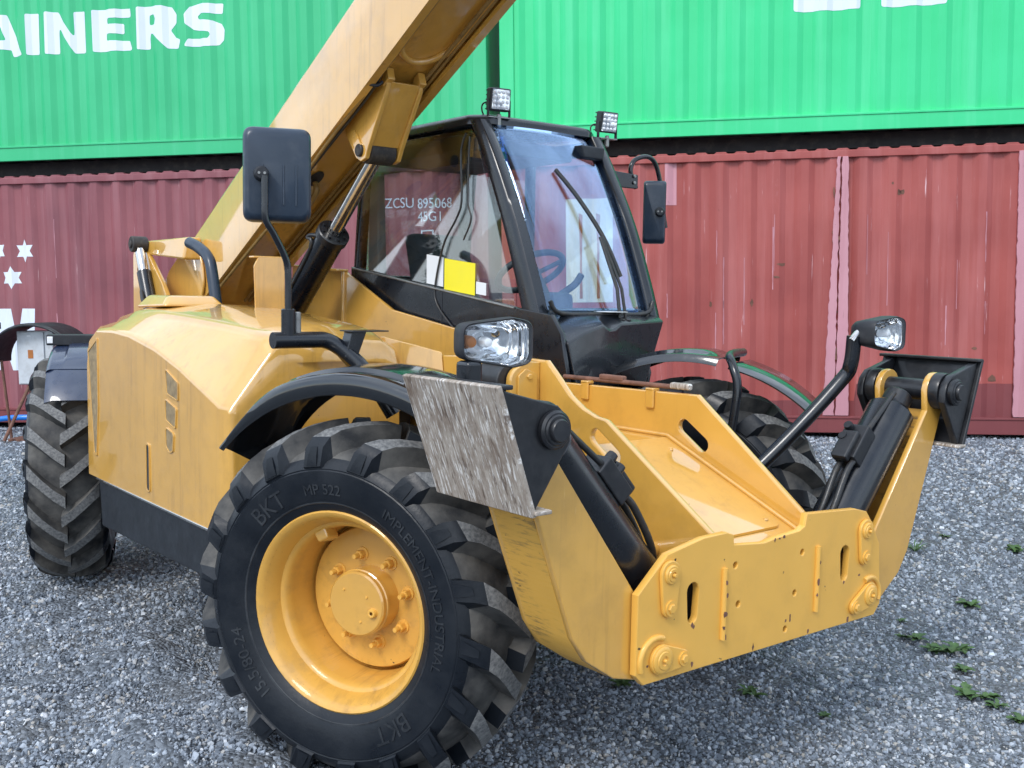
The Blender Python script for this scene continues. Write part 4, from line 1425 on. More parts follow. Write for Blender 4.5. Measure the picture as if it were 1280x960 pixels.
# --- headlights on posts
def headlight(sg):
    c = Vector((0.865, sg*1.003, 1.556))
    ry = Matrix.Rotation(rad(-17 if sg < 0 else -3), 3, 'Z')
    V = lambda x, y, z: ry@Vector((x, y, z))
    # rounded housing: front outline tapering to a rounded back
    fo = round_poly([(-0.106, -0.046), (0.050, -0.072), (0.110, -0.060), (0.110, 0.060), (0.050, 0.072), (-0.106, 0.052)], 0.034, 4)
    if sg < 0:
        fo = [(-a, b) for a, b in fo][::-1]
        fo = [(-a, b) for a, b in fo]
    n_ = len(fo)
    vs, fs = [], []
    lay = [(0.0, 1.0), (0.012, 1.0), (0.0, 0.90), (-0.03, 0.985), (-0.075, 0.86), (-0.105, 0.60), (-0.115, 0.35)]
    order = [(-0.004, 0.90), (0.008, 0.93), (0.010, 0.97), (0.004, 1.0), (-0.03, 1.02), (-0.065, 0.99), (-0.10, 0.87), (-0.125, 0.66), (-0.138, 0.36)]
    for dx, k in order:
        for a, b in fo:
            vs.append(c+V(dx, a*k, b*k))
    for i in range(len(order)-1):
        for j in range(n_):
            fs.append((i*n_+j, i*n_+(j+1) % n_, (i+1)*n_+(j+1) % n_, (i+1)*n_+j))
    fs.append(tuple(range((len(order)-1)*n_, len(order)*n_)))
    h = mesh('headlight', vs, fs, 'plastic', T, ang=40)
    # reflector bowl and clear lens
    vs, fs = [], []
    for dx, k in ((-0.002, 0.90), (-0.03, 0.82), (-0.055, 0.45), (-0.06, 0.12)):
        for a, b in fo:
            vs.append(c+V(dx, a*k, b*k))
    for i in range(3):
        for j in range(n_):
            fs.append((i*n_+j, i*n_+(j+1) % n_, (i+1)*n_+(j+1) % n_, (i+1)*n_+j))
    fs.append(tuple(range(3*n_, 4*n_)))
    mesh('reflector', vs, fs, 'reflector', h, ang=60)
    lathe('bulb', [(0, 0.05), (0.012, 0.045), (0.016, 0.03), (0.016, 0.0)], 'led', h, 16, frame_to(c+V(-0.056, sg*0.02, 0), c+V(1, sg*0.02, 0)))
    lathe('bulb', [(0, 0.03), (0.014, 0.026), (0.018, 0.012), (0.018, 0.0)], 'orange_tag', h, 16, frame_to(c+V(-0.05, -0.065, 0), c+V(1, -0.065, 0)))
    vs = [c+V(0.006+0.012*(1-(abs(a)/0.12)**2), a*0.93, b*0.93) for a, b in fo]
    vs.append(c+V(0.020, 0, 0))
    mesh('lens', vs, [(j, (j+1) % n_, n_) for j in range(n_)], 'lens', h, ang=80)
    yo = sg*1.003-0.085 if sg < 0 else sg*1.003-0.115
    if sg < 0:
        box('post', (0.80, -1.100, 1.30), (0.862, -1.045, 1.505), 'black', h, 0.012)
        tube('post_tube', [(0.83, -1.07, 1.32), (0.78, -0.99, 1.18), (0.58, -0.62, 0.90), (0.55, -0.5, 0.85)], 0.030, 'black', h)
    else:
        tube('post_tube', [(0.775, 0.905, 1.545), (0.765, 0.905, 1.43), (0.735, 0.885, 1.36), (0.62, 0.70, 1.12), (0.47, 0.45, 0.84)], 0.030, 'black', h, n=5)
        lathe('hinge_bolt', [(0, 0.05), (0.014, 0.05), (0.016, 0.04), (0.016, 0)], 'chrome', h, 12, frame_to((0.78, 0.88, 1.525), (0.80, 0.95, 1.60)))
    return h
headlight(-1)
headlight(1)

# --- engine hood
secs = []  # x, crease z, shell top y, shell top z, crown z, inner z
for x, zc, yt, zt, zk in ((-2.28, 1.30, -1.05, 1.34, 1.36), (-2.24, 1.42, -1.04, 1.47, 1.50), (-2.12, 1.475, -1.035, 1.545, 1.575), (-1.90, 1.480, -1.03, 1.580, 1.612), (-1.65, 1.468, -1.015, 1.580, 1.615), (-1.35, 1.425, -1.00, 1.562, 1.600), (-1.05, 1.355, -0.985, 1.542, 1.580), (-0.80, 1.280, -0.97, 1.522, 1.560), (-0.66, 1.236, -0.965, 1.504, 1.540)):
    secs.append((x, zc, yt, zt, zk))
vs, fs = [], []
def hood_sec(x, zc, yt, zt, zk, sh=0.0):
    yo = -1.168+sh
    return [(x, yo, 0.735), (x, yo, zc-0.012), (x, yo+0.010, zc+0.004), (x, yo+0.022, zc+0.016), (x, yt-0.035, zt-0.035), (x, yt-0.010, zt-0.006), (x, yt+0.04, zt+0.008), (x, -0.75, zk), (x, -0.50, zk-0.01), (x, -0.43, zk-0.05), (x, -0.42, 0.9)]
for s_ in secs:
    vs += hood_sec(*s_)
# rounded front: pulled in towards the top and the inner side
x_, zc, yt, zt, zk = secs[-1]
fr = hood_sec(-0.60, zc-0.004, yt+0.02, zt-0.035, zk-0.045, 0.018)
vs += [(a+(0.05 if b > -0.8 else 0.0), b, c) for a, b, c in fr]
fr = hood_sec(-0.585, zc-0.03, yt+0.05, zt-0.11, zk-0.13, 0.04)
vs += [(a+(0.07 if b > -0.8 else 0.0), b, c) for a, b, c in fr]
m__ = 11
ns_ = len(vs)//m__
for i in range(ns_-1):
    for j in range(m__-1):
        a = i*m__+j
        fs.append((a, a+1, a+m__+1, a+m__))
fs.append(tuple(range(m__-1, -1, -1)))
fs.append(tuple((ns_-1)*m__+j for j in range(m__)))
hood = mesh('engine_hood', vs, fs, 'yellow', T, ang=52)
sub = hood.modifiers.new('bevel', 'BEVEL')
sub.width = 0.012
sub.segments = 3
sub.limit_method = 'ANGLE'
sub.angle_limit = rad(40)
hood.modifiers.new('wn', 'WEIGHTED_NORMAL')
# louvre openings on the side panel: frame lip and recessed mesh
def side_opening(pts, name='vent', mat='vent', dx=-0.03, dz=-0.032):
    lo = [(x+dx, z+dz) for x, z in pts]
    v = plate(name, [lo], 'xz', -1.1705, -1.1675, mat, hood, 0.0008)
    cx = sum(p[0] for p in lo)/len(lo)
    cz = sum(p[1] for p in lo)/len(lo)
    big = [(cx+(x-cx)*1.06+(0.004 if x > cx else -0.004), cz+(z-cz)*1.04+(0.004 if z > cz else -0.004)) for x, z in lo]
    plate(name+'_frame', [big, lo], 'xz', -1.1735, -1.1665, 'yellow', hood, 0.001)
side_opening(round_poly([(-1.165, 1.375), (-1.035, 1.325), (-1.035, 1.255), (-1.15, 1.275)][::-1], 0.012))
side_opening(round_poly([(-1.170, 1.245), (-1.055, 1.215), (-1.065, 1.135), (-1.165, 1.160)][::-1], 0.014))
side_opening(round_poly([(-1.170, 1.125), (-1.085, 1.105), (-1.095, 1.035), (-1.130, 1.025), (-1.165, 1.045)][::-1], 0.018))
side_opening(round_poly([(-2.235, 1.36), (-2.10, 1.425), (-2.10, 1.10), (-2.13, 0.86), (-2.165, 0.86)][::-1], 0.010), 'side_grille', 'vent', 0, 0)
side_opening(capsule_pts((-1.375, 0.845), (-1.375, 1.02), 0.016), 'latch_slot', 'plastic', -0.045, -0.045)
# flat raised filler lid on top at the rear, black grab rail and folded guard plate
hexa('filler_lid', [(-2.12, -0.98, 1.585), (-1.72, -0.98, 1.600), (-1.72, -0.66, 1.60), (-2.12, -0.66, 1.58), (-2.06, -0.93, 1.652), (-1.78, -0.93, 1.652), (-1.78, -0.70, 1.652), (-2.06, -0.70, 1.652)], 'yellow', hood, 0.02, 3)
tube('grab_rail', [(-2.29, -0.62, 1.93), (-2.20, -0.61, 1.905), (-2.10, -0.60, 1.855), (-2.045, -0.60, 1.78), (-1.975, -0.60, 1.55)], 0.030, 'navy', hood)
plate('guard_plate', [round_poly([(-0.615, 1.55), (-0.462, 1.55), (-0.462, 1.77), (-0.472, 1.845), (-0.60, 1.845), (-0.622, 1.80)], [0, 0, 0.02, 0.015, 0.01, 0.01])], 'yz', -1.506, -1.494, 'yellow', hood, 0.003)
box('guard_flange', (-1.55, -0.625, 1.838), (-1.494, -0.465, 1.848), 'yellow', hood, 0.004)
# dark skirt under the hood
hexa('side_skirt', [(-2.12, -1.155, 0.49), (-0.74, -1.155, 0.52), (-0.74, -0.5, 0.52), (-2.12, -0.5, 0.49), (-2.14, -1.160, 0.725), (-0.66, -1.160, 0.725), (-0.66, -0.45, 0.725), (-2.14, -0.45, 0.725)], 'skirt', T, 0.01)
box('skirt_trim', (-2.15, -1.172, 0.724), (-0.64, -1.15, 0.736), 'chrome', T, 0.003)
box('front_bulkhead', (-0.60, -1.03, 0.55), (-0.50, -0.45, 1.09), 'skirt', T, 0.01)
box('inner_cowl', (-2.2, -0.425, 0.66), (-0.62, -0.30, 1.45), 'skirt', T, 0.01)

# --- near mirror on its pipe
pipe = tube('mirror_pipe', [(-0.36, -1.085, 1.505), (-0.36, -0.93, 1.505), (-0.36, -0.86, 1.50), (-0.33, -0.80, 1.46), (-0.27, -0.73, 1.37), (-0.2, -0.66, 1.22)], 0.031, 'black', T, n=5)
box('pipe_tab', (-0.37, -0.80, 1.536), (-0.27, -0.64, 1.541), 'black', pipe, 0.001)
hexa('pipe_bracket', [(-0.36, -0.815, 1.44), (-0.30, -0.815, 1.44), (-0.30, -0.775, 1.40), (-0.36, -0.775, 1.40), (-0.36, -0.785, 1.538), (-0.30, -0.785, 1.538), (-0.30, -0.72, 1.538), (-0.36, -0.72, 1.538)], 'black', pipe, 0.003)
cyl('clamp', (-0.36, -1.022, 1.50), (-0.36, -1.022, 1.622), 0.026, 'black', pipe)
cyl('clamp', (-0.36, -0.985, 1.50), (-0.36, -0.985, 1.61), 0.014, 'steel', pipe)
mir = empty('tmp')
bpy.data.objects.remove(mir)
def mirror(cx, cy, cz, w_, h_, yaw, arm, parent, hub=(0, 0), ribs=True):
    """rounded housing; local x = width, local z = height, local y = out of the back"""
    m_ = Matrix.Translation((cx, cy, cz))@Matrix.Rotation(rad(yaw), 4, 'Z')
    o = round_poly([(-w_/2, -h_/2), (w_/2, -h_/2), (w_/2, h_/2), (-w_/2, h_/2)], min(w_, h_)*0.16, 6)
    n_ = len(o)
    vs, fs = [], []
    order = [(0.022, 0.96), (0.020, 1.0), (0.0, 1.0), (-0.016, 0.97), (-0.028, 0.90), (-0.031, 0.84)]
    for d, k in order:
        for a, b in o:
            ka = 1-(1-k)*min(1.0, 0.6*max(w_, h_)/w_)
            vs.append(m_@Vector((a*ka, d, b*k)))
    for i in range(len(order)-1):
        for j in range(n_):
            fs.append((i*n_+j, i*n_+(j+1) % n_, (i+1)*n_+(j+1) % n_, (i+1)*n_+j))
    fs.append(tuple(range((len(order)-1)*n_, len(order)*n_)))
    fs.append(tuple(range(n_-1, -1, -1)))
    b_ = mesh('mirror', vs, fs, 'navy', parent, ang=35)
    vs = [m_@Vector((a*0.95, 0.0235, b*0.95)) for a, b in o]
    mesh('mirror_glass', vs, [tuple(range(n_))], 'mirror_glass', b_)
    if ribs:
        for rx in (-0.055, 0.02, 0.065):
            tube('back_rib', [m_@Vector((rx, -0.031, -h_*0.32)), m_@Vector((rx, -0.031, h_*0.10))], 0.004, 'navy', b_, smooth=False)
    hx, hz = hub
    lathe('swivel', [(0, 0.04), (0.020, 0.04), (0.026, 0.032), (0.028, 0.0)], 'plastic', b_, 20, m_@Matrix.Translation((hx, -0.028, hz))@Matrix.Rotation(pi/2, 4, 'X'))
    for dx in (-0.01, 0.01):
        lathe('swivel_screw', [(0, 0.004), (0.005, 0.004), (0.005, 0)], 'steel', b_, 8, m_@Matrix.Translation((hx+dx, -0.068, hz))@Matrix.Rotation(pi/2, 4, 'X'))
    if arm:
        tube('mirror_arm', arm, 0.0125, 'black', b_)
    return b_
mirror(-0.40, -1.045, 2.11, 0.245, 0.345, 68, [(-0.352, -1.118, 2.10), (-0.352, -1.118, 2.02), (-0.352, -1.115, 1.945), (-0.355, -1.08, 1.89), (-0.36, -1.03, 1.80), (-0.36, -1.022, 1.74), (-0.36, -1.022, 1.60)], T, hub=(-0.06, 0.0))

# ------------------------------------------------------------------ cab
CY0, CY1 = 0.285, 1.075
def bar(name, a, b, wx, wy, mat, parent, bev=0.012, wx2=None):
    """rectangular bar from a to b, wx along x and wy along y at both ends"""
    a, b = Vector(a), Vector(b)
    wx2 = wx2 or wx
    vs = []
    for c, k in ((a, wx), (b, wx2)):
        vs += [c+Vector((-k/2, -wy/2, 0)), c+Vector((k/2, -wy/2, 0)), c+Vector((k/2, wy/2, 0)), c+Vector((-k/2, wy/2, 0))]
    return hexa(name, vs, mat, parent, bev)
# the cab's lower tub: side panel towards the boom
tub = plate('cab', [[(-2.12, 1.825), (-0.585, 1.622), (-0.36, 1.598), (-0.29, 1.515), (-0.24, 1.30), (-0.30, 1.12), (-2.12, 1.02)]], 'xz', CY0-0.012, CY0+0.012, 'black', T, 0.004)
plate('side_panel', [[(-2.12, 1.60), (-0.60, 1.60), (-0.50, 1.30), (-0.55, 1.05), (-2.12, 1.02)]], 'xz', CY1-0.012, CY1+0.012, 'black', tub, 0.004)
box('floor', (-2.1, CY0+0.014, 1.02), (-0.4, CY1-0.014, 1.06), 'interior', tub, 0.004)
box('rear_panel', (-2.13, CY0+0.014, 1.02), (-2.09, CY1-0.014, 1.78), 'black', tub, 0.01)
tube('sill_trim', [(-2.10, CY0-0.014, 1.818), (-0.62, CY0-0.014, 1.622)], 0.006, 'steel', tub, smooth=False)
box('panel_joint', (-1.212, CY0-0.014, 1.40), (-1.206, CY0-0.011, 1.69), 'plastic', tub, 0)
# pillars (slightly bowed A pillars)
def pillar(pts, wa, wb, name='pillar'):
    """tapering rounded strip through pts with widths wa (along x) and wb (along y)"""
    P = smooth_path(pts, 6)
    vs, fs = [], []
    n_ = len(P)
    for i, p in enumerate(P):
        u = i/(n_-1)
        w1 = wa[0]+(wa[1]-wa[0])*u
        for dx, dy in ((-0.5, -0.35), (-0.35, -0.5), (0.35, -0.5), (0.5, -0.35), (0.5, 0.35), (0.35, 0.5), (-0.35, 0.5), (-0.5, 0.35)):
            vs.append(p+Vector((dx*w1, dy*wb, 0)))
    for i in range(n_-1):
        for j in range(8):
            fs.append((i*8+j, i*8+(j+1) % 8, (i+1)*8+(j+1) % 8, (i+1)*8+j))
    fs.append(tuple(range(7, -1, -1)))
    fs.append(tuple((n_-1)*8+j for j in range(8)))
    return mesh(name, vs, fs, 'black', tub, ang=50)
pillar([(-0.50, 0.315, 1.55), (-0.575, 0.315, 1.75), (-0.70, 0.315, 2.05), (-0.86, 0.315, 2.36), (-0.965, 0.315, 2.53)], (0.125, 0.085), 0.075)
pillar([(-0.475, 1.045, 1.55), (-0.545, 1.045, 1.75), (-0.67, 1.045, 2.05), (-0.82, 1.045, 2.32), (-0.945, 1.045, 2.52)], (0.085, 0.085), 0.075)
pillar([(-2.10, 0.315, 1.70), (-2.06, 0.315, 2.1), (-2.00, 0.315, 2.52)], (0.055, 0.055), 0.06)
pillar([(-2.10, 1.045, 1.60), (-2.06, 1.045, 2.1), (-2.00, 1.045, 2.52)], (0.085, 0.085), 0.06)
pillar([(-1.45, 1.05, 1.55), (-1.45, 1.05, 2.1), (-1.45, 1.05, 2.52)], (0.05, 0.05), 0.05)
# inner grey trim of the rear pillar
hexa('pillar_trim', [(-2.04, 0.335, 1.76), (-1.93, 0.335, 1.74), (-1.93, 0.40, 1.74), (-2.04, 0.40, 1.76), (-2.03, 0.335, 2.36), (-1.93, 0.335, 2.36), (-1.93, 0.38, 2.36), (-2.03, 0.38, 2.36)], 'grey_trim', tub, 0.012)
# roof shell, rounded
ro = [(-2.08, CY0+0.0), (-1.02, CY0-0.005), (-0.925, CY0+0.07), (-0.905, CY1-0.08), (-0.96, CY1+0.005), (-2.08, CY1)]
ro = round_poly(ro, [0.04, 0.05, 0.05, 0.05, 0.05, 0.04], 4)
vs, fs = [], []
n_ = len(ro)
ccx, ccy = -1.5, (CY0+CY1)/2
for k, z in ((0.965, 2.505), (1.0, 2.514), (1.0, 2.538), (0.985, 2.554), (0.93, 2.566), (0.5, 2.578)):
    for x, y in ro:
        vs.append((ccx+(x-ccx)*k, ccy+(y-ccy)*k, z))
for i in range(5):
    for j in range(n_):
        fs.append((i*n_+j, i*n_+(j+1) % n_, (i+1)*n_+(j+1) % n_, (i+1)*n_+j))
fs.append(tuple(5*n_+j for j in range(n_)))
fs.append(tuple(range(n_-1, -1, -1)))
mesh('roof', vs, fs, 'black', tub, ang=50)
box('headliner', (-2.0, CY0+0.04, 2.40), (-1.08, CY1-0.04, 2.475), 'interior', tub, 0.01)
# tinted band along the top of the boom-side window
plate('window_band', [[(-2.035, 2.33), (-1.02, 2.33), (-0.975, 2.47), (-2.02, 2.49)]], 'xz', CY0+0.020, CY0+0.024, 'glass_tint', tub, 0.001)
# glazing
plate('side_window', [[(-2.07, 1.815), (-0.63, 1.62), (-0.955, 2.44), (-1.00, 2.49), (-2.03, 2.49)]], 'xz', CY0+0.004, CY0+0.009, 'glass', tub, 0.001)
plate('door_window', [[(-2.07, 1.60), (-0.60, 1.60), (-0.92, 2.46), (-2.03, 2.48)]], 'xz', CY1-0.009, CY1-0.004, 'glass', tub, 0.001)
def sheet(name, grid, mat, parent, th=0.005):
    vs, fs = [], []
    R_, C_ = len(grid), len(grid[0])
    for row in grid:
        vs += row
    for i in range(R_-1):
        for j in range(C_-1):
            a = i*C_+j
            fs.append((a, a+1, a+C_+1, a+C_))
    me_ = bpy.data.meshes.new(name)
    me_.from_pydata([tuple(v) for v in vs], [], fs)
    o = finish(name, me_, mat, parent, ang=80)
    s_ = o.modifiers.new('thick', 'SOLIDIFY')
    s_.thickness = th
    return o
edge = smooth_path([(-0.485, 0, 1.60), (-0.55, 0, 1.78), (-0.67, 0, 2.06), (-0.82, 0, 2.34), (-0.935, 0, 2.512)], 4)
grid = []
for p in edge:
    row = []
    for k in range(9):
        u = k/8
        y = 0.335+(1.03-0.335)*u
        row.append(Vector((p.x+0.045*(1-(2*u-1)**2), y, p.z)))
    grid.append(row)
sheet('windscreen', grid, 'glass_front', tub)
sheet('rear_window', [[Vector((-2.08, y, 1.78)) for y in (0.34, 0.68, 1.02)], [Vector((-2.02, y, 2.48)) for y in (0.34, 0.68, 1.02)]], 'glass', tub)
tube('windscreen_seal', [(-0.445, 0.34, 1.66), (-0.435, 0.40, 1.602), (-0.418, 0.68, 1.600), (-0.435, 0.96, 1.602), (-0.445, 1.02, 1.66)], 0.011, 'hose', tub, n=4)
# nose below the windscreen
top_e = [(-0.268, 0.295, 1.475), (-0.285, 0.42, 1.520), (-0.305, 0.55, 1.552), (-0.312, 0.595, 1.530), (-0.318, 0.64, 1.533), (-0.330, 0.69, 1.556), (-0.360, 0.87, 1.562), (-0.405, 1.065, 1.566)]
base_e = [(-0.47, 0.300, 1.575), (-0.44, 0.42, 1.598), (-0.42, 0.55, 1.602), (-0.415, 0.595, 1.60), (-0.415, 0.64, 1.60), (-0.415, 0.69, 1.602), (-0.43, 0.87, 1.602), (-0.47, 1.065, 1.60)]
bot_e = [(-0.235+(-0.185)*k/7, 0.325+0.635*k/7, 1.28-0.03*k/7) for k in range(8)]
back_e = [(-0.62, p[1], 1.60) for p in base_e]
lowb_e = [(-0.62, p[1], 1.25) for p in base_e]
vs = back_e+base_e+top_e+bot_e+lowb_e
fs = []
for r_ in range(4):
    for k in range(7):
        a = r_*8+k
        fs.append((a, a+1, a+9, a+8))
fs += [(0, 8, 16, 24, 32), (7, 39, 31, 23, 15)]
nose = mesh('nose', vs, fs, 'black', tub, ang=40, bev=0.010, seg=3)
box('dashboard', (-0.62, 0.36, 1.50), (-0.47, 1.02, 1.625), 'interior', tub, 0.03)
box('floor_mat', (-0.47, 0.64, 1.61), (-0.36, 0.76, 1.6125), 'white', tub, 0)
# steering wheel on its column
sw_c = Vector((-0.88, 0.585, 1.80))
sw_m = frame_to(sw_c, sw_c+Vector((-0.55, 0.0, 0.85)))
rg = [sw_m@Vector((0.175*cos(2*pi*k/28), 0.175*sin(2*pi*k/28), 0)) for k in range(29)]
swo = tube('steering_wheel', rg, 0.016, 'interior', tub, smooth=False)
for a in (20, 140, 260):
    tube('wheel_spoke', [sw_m@Vector((0.02*cos(rad(a)), 0.02*sin(rad(a)), -0.02)), sw_m@Vector((0.17*cos(rad(a)), 0.17*sin(rad(a)), 0))], 0.012, 'interior', tub, smooth=False)
tube('steering_column', [sw_c, (-0.72, 0.585, 1.58), (-0.62, 0.60, 1.40)], 0.045, 'interior', tub)
tube('control_lever', [(-0.75, 0.66, 1.68), (-0.74, 0.76, 1.74), (-0.735, 0.80, 1.79)], 0.018, 'interior', tub)
box('instrument_pod', (-0.74, 0.40, 1.58), (-0.58, 0.62, 1.70), 'interior', tub, 0.03)
# seat
box('seat_cushion', (-1.62, 0.44, 1.40), (-1.12, 0.92, 1.52), 'seat', tub, 0.04)
hexa('seat_back', [(-1.74, 0.46, 1.48), (-1.60, 0.46, 1.48), (-1.60, 0.90, 1.48), (-1.74, 0.90, 1.48), (-1.92, 0.48, 2.02), (-1.80, 0.48, 2.02), (-1.80, 0.88, 2.02), (-1.92, 0.88, 2.02)], 'seat', tub, 0.05, 3)
box('seat_base', (-1.55, 0.5, 1.06), (-1.2, 0.86, 1.40), 'interior', tub, 0.02)
box('side_console', (-1.75, 0.31, 1.30), (-1.0, 0.43, 1.66), 'interior', tub, 0.03)
# papers behind the boom-side glass and the wires taped across it
def on_side(name, x0, x1, z0, z1, mat, skew=0.0, off=0.0):
    plate(name, [[(x0, z0-skew*(x0-x0)), (x1, z0-skew*(x1-x0)), (x1, z1-skew*(x1-x0)), (x0, z1)]], 'xz', CY0-0.002-off, CY0+0.0, mat, tub, 0.0003)
on_side('paper', -1.365, -1.215, 1.735, 1.885, 'white', 0.12)
on_side('yellow_card', -1.205, -0.945, 1.705, 1.862, 'label_yellow', 0.11)
on_side('paper', -0.935, -0.855, 1.685, 1.745, 'white', 0.10)
tube('wire', [(-1.02, CY0-0.012, 2.47), (-1.06, CY0-0.012, 2.38), (-1.05, CY0-0.012, 2.15), (-1.09, CY0-0.012, 2.06), (-1.20, CY0-0.012, 1.93), (-1.27, CY0-0.012, 1.72), (-1.24, CY0-0.016, 1.62), (-1.08, CY0-0.02, 1.50), (-1.0, CY0-0.03, 1.46)], 0.0055, 'hose', tub)
tube('wire', [(-0.99, CY0-0.012, 2.45), (-1.00, CY0-0.012, 2.15), (-0.97, CY0-0.012, 2.05), (-1.03, CY0-0.012, 1.95)], 0.0045, 'hose', tub)
# wipers
tube('wiper_arm', [(-0.385, 0.735, 1.57), (-0.41, 0.735, 1.72), (-0.52, 0.72, 1.97)], 0.009, 'hose', tub, smooth=False)
tube('wiper_arm', [(-0.385, 0.775, 1.57), (-0.41, 0.765, 1.72), (-0.52, 0.73, 1.97)], 0.008, 'hose', tub, smooth=False)
tube('wiper_blade', [(-0.455, 0.80, 1.78), (-0.525, 0.745, 1.97), (-0.64, 0.68, 2.16), (-0.74, 0.615, 2.30)], 0.011, 'hose', tub)
for y in (0.735, 0.775):
    lathe('wiper_pivot', [(0, 0.04), (0.018, 0.036), (0.022, 0.0)], 'hose', tub, 14, frame_to((-0.385, y, 1.545), (-0.36, y, 1.62)))
# rear-view box hanging at the top of the windscreen
hexa('interior_camera', [(-0.86, 0.86, 2.385), (-0.80, 0.86, 2.385), (-0.80, 1.0, 2.385), (-0.86, 1.0, 2.385), (-0.90, 0.84, 2.45), (-0.80, 0.84, 2.45), (-0.80, 1.01, 2.45), (-0.90, 1.01, 2.45)], 'plastic', tub, 0.01)

# work lights on the roof corners
def work_light(c, yaw, tilt):
    m_ = Matrix.Translation(c)@Matrix.Rotation(rad(yaw), 4, 'Z')@Matrix.Rotation(rad(tilt), 4, 'Y')
    o = box('work_light', (-0.035, -0.055, -0.055), (0.02, 0.055, 0.055), 'plastic', T, 0.008, m_)
    for k in range(5):
        z = -0.045+k*0.0225
        box('cooling_fin', (-0.05, -0.05, z-0.003), (-0.034, 0.05, z+0.003), 'plastic', o, 0, m_)
    vs, fs = [], []
    box('lamp_face', (0.0195, -0.047, -0.047), (0.0225, 0.047, 0.047), 'reflector', o, 0.001, m_)
    vs, fs = [], []
    for i in range(4):
        for j in range(4):
            cy_, cz_ = -0.0345+j*0.023, -0.0345+i*0.023
            b = len(vs)
            for r_, x_ in ((0.010, 0.0225), (0.007, 0.0285), (0.0, 0.0305)):
                for k in range(8):
                    vs.append(m_@Vector((x_, cy_+r_*cos(pi*k/4), cz_+r_*sin(pi*k/4))))
            for q in range(2):
                for k in range(8):
                    fs.append((b+q*8+k, b+q*8+(k+1) % 8, b+q*8+8+(k+1) % 8, b+q*8+8+k))
    mesh('led_array', vs, fs, 'led', o, ang=80)
    m2 = Matrix.Translation(c)@Matrix.Rotation(rad(yaw), 4, 'Z')
    for s_ in (-1, 1):
        box('bracket_arm', (-0.012, s_*0.058-0.003, -0.085), (0.008, s_*0.058+0.003, 0.0), 'plastic', o, 0.002, m2)
    box('bracket_foot', (-0.012, -0.061, -0.09), (0.012, 0.061, -0.083), 'steel', o, 0.002, m2)
    cyl('bracket_bolt', m2@Vector((0, 0, -0.13)), m2@Vector((0, 0, -0.07)), 0.012, 'steel', o, 12, 0.003)
    tube('lamp_cable', [m2@Vector((-0.04, 0.02, 0.0)), m2@Vector((-0.07, -0.05, -0.01)), m2@Vector((-0.06, -0.06, -0.06)), m2@Vector((-0.02, -0.03, -0.12))], 0.004, 'hose', o)
    return o
work_light((-0.93, 0.405, 2.635), -12, 6)
work_light((-0.93, 1.145, 2.610), -8, 10)

# far mirror on its looped arm
fmir = mirror(-0.87, 1.465, 2.150, 0.125, 0.345, 44, None, T, hub=(0.03, 0.0), ribs=False)
tube('mirror_arm', [(-0.90, 1.345, 2.275), (-0.90, 1.30, 2.36), (-0.90, 1.33, 2.425), (-0.90, 1.43, 2.452), (-0.90, 1.50, 2.41), (-0.895, 1.545, 2.27), (-0.89, 1.56, 2.15), (-0.885, 1.575, 2.07)], 0.013, 'black', fmir)
hexa('mirror_bracket', [(-0.92, 1.10, 2.27), (-0.90, 1.10, 2.27), (-0.88, 1.34, 2.27), (-0.90, 1.34, 2.27), (-0.92, 1.10, 2.36), (-0.90, 1.10, 2.36), (-0.88, 1.34, 2.345), (-0.90, 1.34, 2.345)], 'black', fmir, 0.004)
for z in (2.30, 2.335):
    bolt('bracket_bolt', (-0.878, 1.31, z), (1, 0, 0), 0.010, 'steel', fmir)

# ------------------------------------------------------------------ yellow frame beside the cab
ypl = plate('frame_side_plate', [[(-2.12, 1.800), (-1.604, 1.590), (-1.0, 1.508), (-0.62, 1.46), (-0.42, 1.32), (-0.42, 0.75), (-2.12, 0.75)]], 'xz', 0.225, 0.245, 'yellow', T, 0.004)
hexa('cross_plate', [(-2.90, 0.30, 0.75), (-2.125, 0.225, 0.75), (-2.125, 0.245, 0.75), (-2.90, 0.32, 0.75), (-2.90, 0.30, 1.835), (-2.125, 0.225, 1.80), (-2.125, 0.245, 1.80), (-2.90, 0.32, 1.835)], 'yellow', T, 0.003)
hexa('plate_flange', [(-2.90, 0.24, 1.834), (-2.10, 0.165, 1.796), (-2.10, 0.245, 1.796), (-2.90, 0.32, 1.834), (-2.90, 0.24, 1.848), (-2.10, 0.165, 1.810), (-2.10, 0.245, 1.810), (-2.90, 0.32, 1.848)], 'yellow', ypl, 0.004)
tube('fold_edge', [(-2.118, 0.222, 1.80), (-2.118, 0.222, 1.0)], 0.014, 'yellow', ypl, smooth=False)
hexa('cowl_strip', [(-0.62, -0.44, 1.2), (-0.58, -0.44, 1.2), (-0.40, -0.265, 1.2), (-0.46, -0.265, 1.2), (-0.66, -0.44, 1.50), (-0.62, -0.44, 1.50), (-0.44, -0.265, 1.44), (-0.50, -0.265, 1.44)], 'yellow', T, 0.006)

